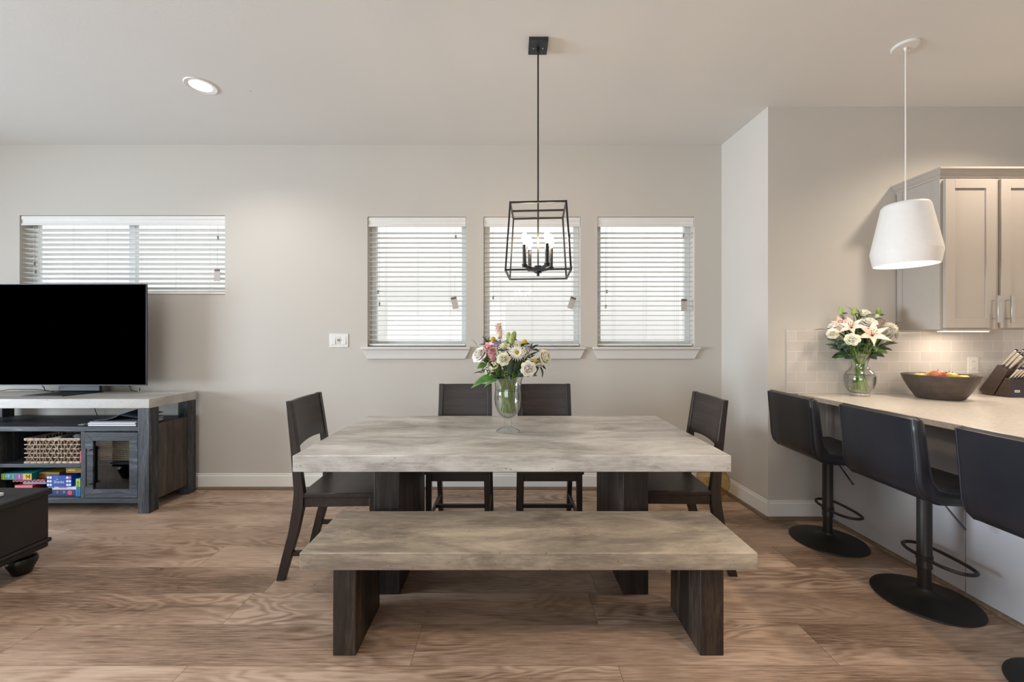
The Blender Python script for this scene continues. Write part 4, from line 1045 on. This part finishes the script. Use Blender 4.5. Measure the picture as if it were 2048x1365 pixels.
class Bouquet:
    def __init__(s, vx, vy, vz, rim_z, rim_r, bot_z, bot_r, ppm, where, D):
        s.v = (vx, vy, vz); s.rim = (rim_z, rim_r); s.bot = (bot_z, bot_r); s.ppm = ppm; s.where = where; s.D = D; s.k = 0; s.group = 'flowers and leaves in ' + where
    def at(s, px, py, dy=0):          # a bloom's place from its bearing and its depth in the bunch
        D = s.D + dy; return Vector(((px - 1018) * D / FPX, D, EYE - (py - 677) * D / FPX))
    def stem_path(s, c):
        vx, vy, vz = s.v; a = math.atan2(c.y - vy, c.x - vx); k = s.k; s.k += 1
        rr = s.rim[1] * random.uniform(.2, .8); rim = Vector((vx + rr * math.cos(a), vy + rr * math.sin(a), vz + s.rim[0]))
        b = a + 1.5 + random.uniform(-.5, .5); br = s.bot[1] * random.uniform(.45, 1); bot = Vector((vx + br * math.cos(b), vy + br * math.sin(b), vz + s.bot[0] + random.uniform(0, .012)))
        mid = (rim + bot) * .5; mid = Vector((vx + (mid.x - vx) * .9, vy + (mid.y - vy) * .9, mid.z))
        return bot, mid, rim
    def flower(s, name, lb, cat, c, r, kind, mat, d=None, center=None, sr=.0026):
        c = Vector(c); bot, mid, rim = s.stem_path(c); vx, vy, vz = s.v
        o = thing(name, lb + ' in ' + s.where, cat, bot, s.group)
        if d is None: d = Vector(((c.x - vx) * 1.1, -.16 + (c.y - vy) * .7, .10 + (c.z - (vz + s.rim[0])) * .35))
        d = Vector(d).normalized()
        q = c - d * r * .3
        MB().tube([bot, mid, rim, rim * .4 + q * .6 + Vector((0, 0, -.01)), q], sr, 7).build('stem', 'stem', o)
        m = MB()
        if kind == 'rose': rose(m, c, d, r)
        elif kind == 'daisy': daisy(m, c, d, r)
        elif kind == 'mum': mum(m, c, d, r)
        elif kind == 'lily': lily(m, c, d, r)
        elif kind == 'ball': m.ball(c, r, seg=16, rings=12)
        elif kind == 'cluster':
            for _ in range(26):
                v = Vector((random.gauss(0, 1), random.gauss(0, 1), random.gauss(0, 1))).normalized() * r * random.uniform(.5, 1); e = c + v
                R = rotto(v)
                for k in range(4): petal(m, R, e, k * PI / 2 + _, .001, r * .24, 0, r * .1, r * .12, 0, .1, 2, 2)
        elif kind == 'cone':           # overlapping upright bracts, open at the tip
            R = rotto(d)
            for ring in range(5):
                n = 5; t = ring / 4
                for k in range(n):
                    a = 2 * PI * k / n + ring * .5; rb = r * (.75 - .35 * t)
                    petal(m, R, c + d * r * (t * 1.9 - .9), a, rb * .5, rb * (1.0 + .9 * t), 0, r * (1.15 - .1 * t), r * .36, r * .5 * t, .3, 3, 5, .9)
        elif kind == 'bud':
            R = rotto(d); m.ball(c, r * .42, 1, 1, 2.1, 10, 8, R)
        ob = m.build('bloom', mat, o, smooth=60, normals=False, solid=.0008 if kind not in ('ball', 'bud') else 0)
        if center:
            mm = MB(); mm.ball(c + d * r * .08, r * center[1], 1, 1, .55, 14, 8, rotto(d)); mm.build('flower_centre', center[0], o)
        if kind == 'lily':
            mm = MB(); R = rotto(d)
            for k in range(6):
                e = R @ Vector((math.cos(k) * r * .18, math.sin(k) * r * .18, r * .55)); mm.tube([c, c + e * .6, c + e], .0009, 5); mm.ball(c + e, .0035, 1.6, .7, .7, 6, 4)
            mm.build('stamens', 'brown', o)
        if kind in ('rose', 'ball', 'bud'):
            mm = MB()
            for k in range(2):
                a = random.uniform(0, 2 * PI); e = q + Vector((math.cos(a) * .045, math.sin(a) * .03, -.01)); leaf(mm, q - Vector((0, 0, .012)), e, .010)
            mm.build('stem_leaf', 'leaf_mid', o, smooth=60, normals=False, solid=.0006)
        return o
    def fill(s, n, px0, px1, py0, py1, rim_px, mats):
        for k in range(n):
            t = (k + .5) / n; q = random.random(); px = px0 + (px1 - px0) * t; py = py0 + (py1 - py0) * q; dy = random.uniform(-.07, .08)
            c = s.at(rim_px[0] + (px - rim_px[0]) * .45, rim_px[1] + (py - rim_px[1]) * .4, dy * .6); e = s.at(px, py, dy)
            s.sprig('bouquet_leaf', ('dark green', 'mid green', 'grey-green')[k % len(mats)] + ' filler leaf deep', c, [(e.x, e.y, e.z, random.uniform(.020, .034))], .02, mats[k % len(mats)])
    def sprig(s, name, lb, c, tips, w, mat, n_each=1, twig=.0018):
        c = Vector(c); bot, mid, rim = s.stem_path(c)
        o = thing(name, lb + ' in ' + s.where, 'leaf' if len(tips) == 1 else 'leaf sprig', bot, s.group)
        MB().tube([bot, mid, rim, rim * .45 + c * .55, c], twig, 6).build('stem', 'stem', o)
        for t in tips:
            m = MB(); leaf(m, c + (Vector(t[:3]) - c) * .06, t[:3], t[3] if len(t) > 3 else w); m.build('leaf', mat, o, smooth=60, normals=False, solid=.0007)
        return o

def vase_foot():
    vx, vy, vz = -.006, 2.485, .7625
    o = thing('footed_vase', 'tall footed clear glass vase in the middle of the dining table', 'vase', (vx, vy, vz))
    out = [(0, 0), (.070, 0), (.072, .003), (.060, .010), (.030, .022), (.018, .034), (.016, .042), (.024, .050), (.026, .058), (.018, .066), (.022, .076), (.046, .095), (.064, .120), (.078, .155), (.084, .195), (.082, .235), (.079, .265), (.082, .300), (.092, .332)]
    inn = [(.090, .332), (.079, .300), (.076, .265), (.079, .235), (.081, .195), (.075, .155), (.061, .121), (.044, .098), (.018, .082), (0, .080)]
    MB().lathe(out + inn, (vx, vy, vz), 48).build('glass_body', 'vase_glass', o, smooth=60)
    MB().lathe([(0, .082), (.0175, .084), (.0432, .1), (.0602, .123), (.0742, .156), (.0802, .195), (.0782, .235), (.0772, .25), (0, .25)], (vx, vy, vz), 48).build('water', 'water', o, smooth=60)
    B = Bouquet(vx, vy, vz, .325, .078, .112, .056, 325, 'the table bouquet', 2.485)
    a = B.at
    wh = 'white rose'
    B.flower('white_rose', 'large white rose at the far left', 'rose', a(962, 712, -.06), .052, 'rose', 'p_white')
    B.flower('white_rose', 'small white rose in the centre', 'rose', a(1007, 719, -.10), .041, 'rose', 'p_cream', d=(-.1, -1, .25))
    B.flower('white_rose', 'white rose low at the right', 'rose', a(1056, 738, -.10), .047, 'rose', 'p_white', d=(.2, -1, .1))
    B.flower('white_rose', 'white rose at the far right', 'rose', a(1087, 716, -.02), .048, 'rose', 'p_cream', d=(.75, -.75, .3))
    B.flower('rose_bud', 'pale green-white half-open rose bud above the centre', 'rose', a(1008, 695, -.04), .031, 'rose', 'p_cream', d=(0, -.3, 1))
    B.flower('pink_ginger', 'pink ginger bloom at the left front', 'flower', a(984, 711, -.09), .040, 'cone', 'p_pink', d=(-.25, -.35, .8))
    B.flower('pink_ginger', 'tall pale pink ginger bloom at the top', 'flower', a(999, 668, .02), .034, 'cone', 'p_blush', d=(-.12, -.05, 1))
    B.flower('white_daisy', 'large white daisy with a yellow centre at the front', 'daisy', a(1034, 706, -.10), .056, 'daisy', 'p_white', d=(.05, -1, .3), center=('p_yellow', .24))
    B.flower('white_daisy', 'white daisy half hidden behind the large daisy', 'daisy', a(1034, 691, .0), .038, 'daisy', 'p_white', d=(.1, -.5, .9), center=('p_yellow', .24))
    for px, py, dy, lb in ((986, 679, -.01, 'at the upper left'), (1049, 685, -.02, 'at the upper right'), (1070, 722, -.08, 'at the lower right')):
        B.flower('yellow_billy_button', 'round yellow billy button ' + lb, 'flower', a(px, py, dy), .0175 if py < 700 else .014, 'ball', 'p_yellow')
    B.flower('purple_statice', 'purple statice cluster at the upper left', 'flower', a(993, 689, -.02), .028, 'cluster', 'p_purple')
    B.flower('lilac_sprig', 'lilac flower sprig at the upper right', 'flower', a(1056, 701, -.01), .026, 'cluster', 'p_lilac')
    B.flower('purple_bell', 'dark purple bell flower beside the pink ginger', 'flower', a(975, 693, -.05), .016, 'cluster', 'p_purple')
    B.flower('white_stock', 'white stock cluster low at the left', 'flower', a(985, 733, -.11), .034, 'cluster', 'p_cream')
    B.flower('white_stock', 'white stock cluster above the vase rim at the left', 'flower', a(978, 744, -.09), .026, 'cluster', 'p_cream')
    B.flower('white_stock', 'white stock cluster at the right of the daisy', 'flower', a(1056, 717, -.06), .026, 'cluster', 'p_white')
    B.flower('white_stock', 'white stock cluster at the far right under the rose', 'flower', a(1080, 731, -.05), .018, 'cluster', 'p_white')
    B.flower('lily_bud', 'green lily bud standing at the top, left one', 'flower', a(1018, 676, .0), .040, 'bud', 'p_green', d=(-.1, 0, 1))
    B.flower('lily_bud', 'green lily bud standing at the top, right one', 'flower', a(1027, 674, .01), .042, 'bud', 'p_green', d=(.22, 0, 1))
    B.flower('lily_bud', 'green lily bud standing at the top, middle one', 'flower', a(1023, 680, -.02), .040, 'bud', 'p_green', d=(.1, -.1, 1))
    sp = B.sprig
    def T(px, py, dy, w=None): v = a(px, py, dy); return (v.x, v.y, v.z) + ((w,) if w else ())
    sp('dark_leaf_sprig', 'dark blue-green leaf sprig at the upper left', a(975, 692, 0), [T(964, 673, 0, .016), T(958, 690, -.02, .008), T(982, 672, .02, .012)], .014, 'leaf_blue')
    sp('dark_leaf_sprig', 'dark blue-green leaf sprig at the upper right', a(1062, 700, 0), [T(1078, 690, -.02, .012), T(1056, 692, .02, .01), T(1080, 704, .02, .011), T(1066, 686, .03, .009)], .012, 'leaf_blue')
    sp('green_leaf_sprig', 'lobed green leaf sprig hanging at the far right', a(1078, 730, -.04), [T(1084, 757, -.05, .018), T(1092, 740, -.03, .012), T(1070, 752, -.06, .012), T(1060, 756, -.04, .010)], .014, 'leaf_dark')
    sp('green_leaf_sprig', 'broad green leaf sprig at the left under the rose', a(975, 728, -.06), [T(954, 738, -.07, .024), T(962, 748, -.06, .018), T(946, 712, -.02, .008)], .02, 'leaf_mid')
    sp('green_leaf_sprig', 'glossy green leaf pair above the daisy', a(1040, 695, -.03), [T(1052, 688, -.05, .018), T(1037, 700, -.05, .01)], .02, 'leaf_mid')
    sp('large_hosta_leaf', 'large bright green blade drooping at the lower left', a(1005, 750, -.04), [T(941, 778, -.10, .030)], .03, 'leaf_bright')
    sp('large_hosta_leaf', 'second bright green blade under the drooping one', a(1002, 756, -.03), [T(968, 776, -.02, .022)], .02, 'leaf_bright')
    for i, (px, py, qx, qy, dy, w, mt, lb) in enumerate(((1010, 745, 1000, 722, -.08, .030, 'leaf_dark', 'broad dark leaf behind the small rose'), (1020, 752, 1024, 716, -.09, .032, 'leaf_blue', 'grey-green leaf under the daisy'),
            (1030, 752, 1042, 722, -.08, .030, 'leaf_dark', 'dark leaf under the large daisy'), (1036, 755, 1050, 748, -.08, .026, 'leaf_blue', 'grey-green leaf above the right of the rim'), (1014, 760, 1028, 768, -.10, .028, 'leaf_blue', 'round grey-green leaf over the vase rim'),
            (1004, 748, 984, 754, -.06, .022, 'leaf_dark', 'dark leaf above the left of the rim'), (1026, 740, 1034, 728, .05, .040, 'leaf_dark', 'dark leaf deep in the back'), (1000, 735, 985, 722, .05, .035, 'leaf_dark', 'dark leaf at the back left'),
            (1040, 735, 1064, 726, .05, .035, 'leaf_dark', 'dark leaf at the back right'))):
        sp('bouquet_leaf', lb, a(px, py, dy), [T(qx, qy, dy * 1.2, w)], w, mt)
    sp('thin_twig', 'thin bare twig sticking out at the far left', a(955, 693, 0), [T(941, 680, 0, .0025)], .003, 'brown')
    sp('thin_leaf', 'thin pointed leaf sticking out at the left above the blade', a(968, 746, -.05), [T(946, 748, -.07, .006)], .006, 'brown')
    B.fill(21, 956, 1078, 732, 762, (1016, 752), ('leaf_dark', 'leaf_mid', 'leaf_blue'))
    B.fill(36, 952, 1080, 700, 752, (1016, 756), ('leaf_dark', 'leaf_mid', 'leaf_blue'))
    for k in range(14):
        bot, mid, rim = B.stem_path(Vector((vx + random.uniform(-.1, .1), vy + random.uniform(-.05, .05), vz + .5)))
        tag(MB().tube([bot, mid, rim], .0035, 7).build('flower_stem', 'stem'), 'green flower stem among the others in the footed vase on the dining table', 'stem', 'bare stems in the footed vase')
vase_foot()

def vase_round():
    vx, vy, vz = 2.482, 2.86, CT + .0005
    o = thing('round_vase', 'round-bodied clear glass vase on the kitchen counter by the wall', 'vase', (vx, vy, vz))
    out = [(0, 0), (.056, 0), (.058, .008), (.056, .016), (.068, .035), (.082, .065), (.090, .105), (.090, .140), (.078, .172), (.056, .195), (.046, .212), (.048, .235), (.058, .270), (.074, .300)]
    inn = [(.072, .300), (.055, .270), (.045, .235), (.043, .212), (.053, .193), (.075, .170), (.087, .140), (.087, .105), (.079, .067), (.064, .037), (.050, .022), (0, .020)]
    MB().lathe(out + inn, (vx, vy, vz), 48).build('glass_body', 'vase_glass', o, smooth=60)
    MB().lathe([(0, .0205), (.0495, .0225), (.0632, .037), (.0782, .067), (.0862, .105), (.0862, .14), (.084, .15), (0, .15)], (vx, vy, vz), 48).build('water', 'water', o, smooth=60)
    B = Bouquet(vx, vy, vz, .235, .038, .034, .058, 282, 'the counter bouquet', 2.86)
    a = B.at
    def T(px, py, dy, w=None): v = a(px, py, dy); return (v.x, v.y, v.z) + ((w,) if w else ())
    B.flower('cream_rose', 'small cream rose at the left', 'rose', a(1665, 668, -.05), .036, 'rose', 'p_cream', d=(-.5, -.8, .1))
    B.flower('cream_rose', 'cream rose low at the front', 'rose', a(1704, 680, -.12), .043, 'rose', 'p_cream', d=(-.6, -.9, .25))
    B.flower('cream_rose', 'cream rose at the top', 'rose', a(1728, 628, .0), .036, 'rose', 'p_cream', d=(-.1, -.3, .9))
    B.flower('white_rose', 'white rose behind the two lilies', 'rose', a(1738, 648, -.03), .046, 'rose', 'p_white', d=(-.2, -.5, .8))
    B.flower('white_rose', 'white rose behind the small rose at the left', 'rose', a(1668, 654, .0), .034, 'rose', 'p_white', d=(-.6, -.4, .6))
    B.flower('rose_bud', 'small cream bud at the upper right', 'rose', a(1753, 634, .0), .022, 'rose', 'p_cream', d=(.1, -.3, .9))
    B.flower('pink_lily', 'pale pink lily at the left front', 'lily', a(1703, 657, -.09), .082, 'lily', 'p_blush', d=(-.6, -.6, .8))
    B.flower('pink_lily', 'pale pink lily at the right front', 'lily', a(1744, 672, -.12), .092, 'lily', 'p_blush', d=(-.45, -.9, .6))
    B.flower('pink_lily', 'pale pink lily deep at the left', 'lily', a(1682, 650, -.02), .065, 'lily', 'p_blush', d=(-.5, -.5, .6))
    B.flower('white_mum', 'white chrysanthemum at the right', 'flower', a(1780, 658, -.04), .050, 'mum', 'p_white', d=(.2, -.8, .5))
    B.flower('white_mum', 'white chrysanthemum low at the far right', 'flower', a(1790, 670, .02), .035, 'mum', 'p_white', d=(.7, -.5, .2))
    for px, py, dx, lb in ((1682, 622, -.1, 'green lily bud at the upper left'), (1708, 623, .35, 'green lily bud at the top'), (1757, 625, .05, 'green lily bud at the upper right')):
        B.flower('lily_bud', lb, 'flower', a(px, py, 0), .036, 'bud', 'p_green', d=(dx, 0, 1))
    B.flower('lilac_sprig', 'lilac flower sprig at the upper left', 'flower', a(1687, 632, 0), .024, 'cluster', 'p_lilac')
    B.flower('pink_sprig', 'brownish pink curled flower at the upper right', 'flower', a(1767, 644, 0), .024, 'cluster', 'p_pink')
    sp = B.sprig
    sp('dark_leaf_sprig', 'dark leaf sprig at the far left', a(1672, 664, 0), [T(1652, 658, 0, .014), T(1650, 670, -.02, .014), T(1656, 680, -.02, .016), T(1658, 640, .02, .012), T(1666, 640, .02, .010)], .014, 'leaf_dark')
    sp('dark_leaf_sprig', 'dark leaf sprig at the lower left', a(1690, 682, -.03), [T(1666, 690, -.03, .018), T(1660, 682, -.02, .014), T(1676, 702, -.05, .022), T(1690, 706, -.06, .020)], .018, 'leaf_blue')
    sp('green_leaf_sprig', 'mid green leaf sprig under the lilies', a(1715, 690, -.08), [T(1680, 692, -.12, .018), T(1738, 692, -.12, .016), T(1720, 664, -.12, .018), T(1700, 700, -.1, .018)], .018, 'leaf_mid')
    sp('green_leaf_sprig', 'light green leaf sprig at the right front', a(1745, 692, -.08), [T(1762, 676, -.12, .020), T(1778, 668, -.1, .018), T(1753, 704, -.12, .022), T(1740, 684, -.12, .014)], .018, 'leaf_mid')
    sp('broad_leaf', 'broad ribbed dark leaf at the lower right', a(1755, 696, -.04), [T(1791, 684, -.06, .038), T(1776, 700, -.05, .022)], .03, 'leaf_dark')
    sp('broad_leaf', 'broad glossy leaf drooping at the right over the rim', a(1742, 704, -.05), [T(1776, 708, -.08, .028)], .03, 'leaf_bright')
    sp('dark_leaf_sprig', 'dark narrow leaf sprig at the far right', a(1780, 668, 0), [T(1804, 644, .02, .012), T(1798, 664, 0, .006)], .012, 'leaf_dark')
    sp('dark_leaf_sprig', 'green leaf sprig at the top', a(1715, 642, .02), [T(1704, 626, .02, .014), T(1714, 618, .02, .008), T(1745, 630, .03, .014), T(1690, 612, .03, .006), T(1698, 620, .03, .006)], .012, 'leaf_mid')
    sp('long_twig', 'long brown twig sticking out at the far left', a(1660, 664, 0), [T(1624, 662, -.02, .0045)], .005, 'brown')
    for i, (px, py, qx, qy, dy, w, mt, lb) in enumerate(((1716, 700, 1712, 668, -.05, .034, 'leaf_dark', 'dark leaf in the middle of the bunch'), (1722, 698, 1742, 684, -.04, .034, 'leaf_dark', 'dark leaf right of the middle'),
            (1708, 700, 1686, 684, -.03, .034, 'leaf_dark', 'dark leaf left of the middle'), (1728, 702, 1736, 698, -.09, .022, 'leaf_blue', 'grey-green leaf just above the rim'), (1716, 690, 1716, 650, .05, .045, 'leaf_dark', 'dark leaf at the back'),
            (1730, 690, 1762, 660, .05, .040, 'leaf_dark', 'dark leaf at the back right'), (1700, 690, 1676, 668, .05, .036, 'leaf_blue', 'grey-green leaf at the back left'))):
        sp('bouquet_leaf', lb, a(px, py, dy), [T(qx, qy, dy * 1.2, w)], w, mt)
    B.fill(24, 1660, 1788, 694, 720, (1724, 706), ('leaf_dark', 'leaf_mid', 'leaf_blue'))
    B.fill(33, 1648, 1800, 640, 706, (1722, 712), ('leaf_dark', 'leaf_mid', 'leaf_blue'))
    for k in range(10):
        bot, mid, rim = B.stem_path(Vector((vx + random.uniform(-.1, .1), vy + random.uniform(-.05, .05), vz + .5)))
        tag(MB().tube([bot, mid, rim], .0035, 7).build('flower_stem', 'stem'), 'green flower stem among the others in the round vase on the counter', 'stem', 'bare stems in the round vase')
vase_round()
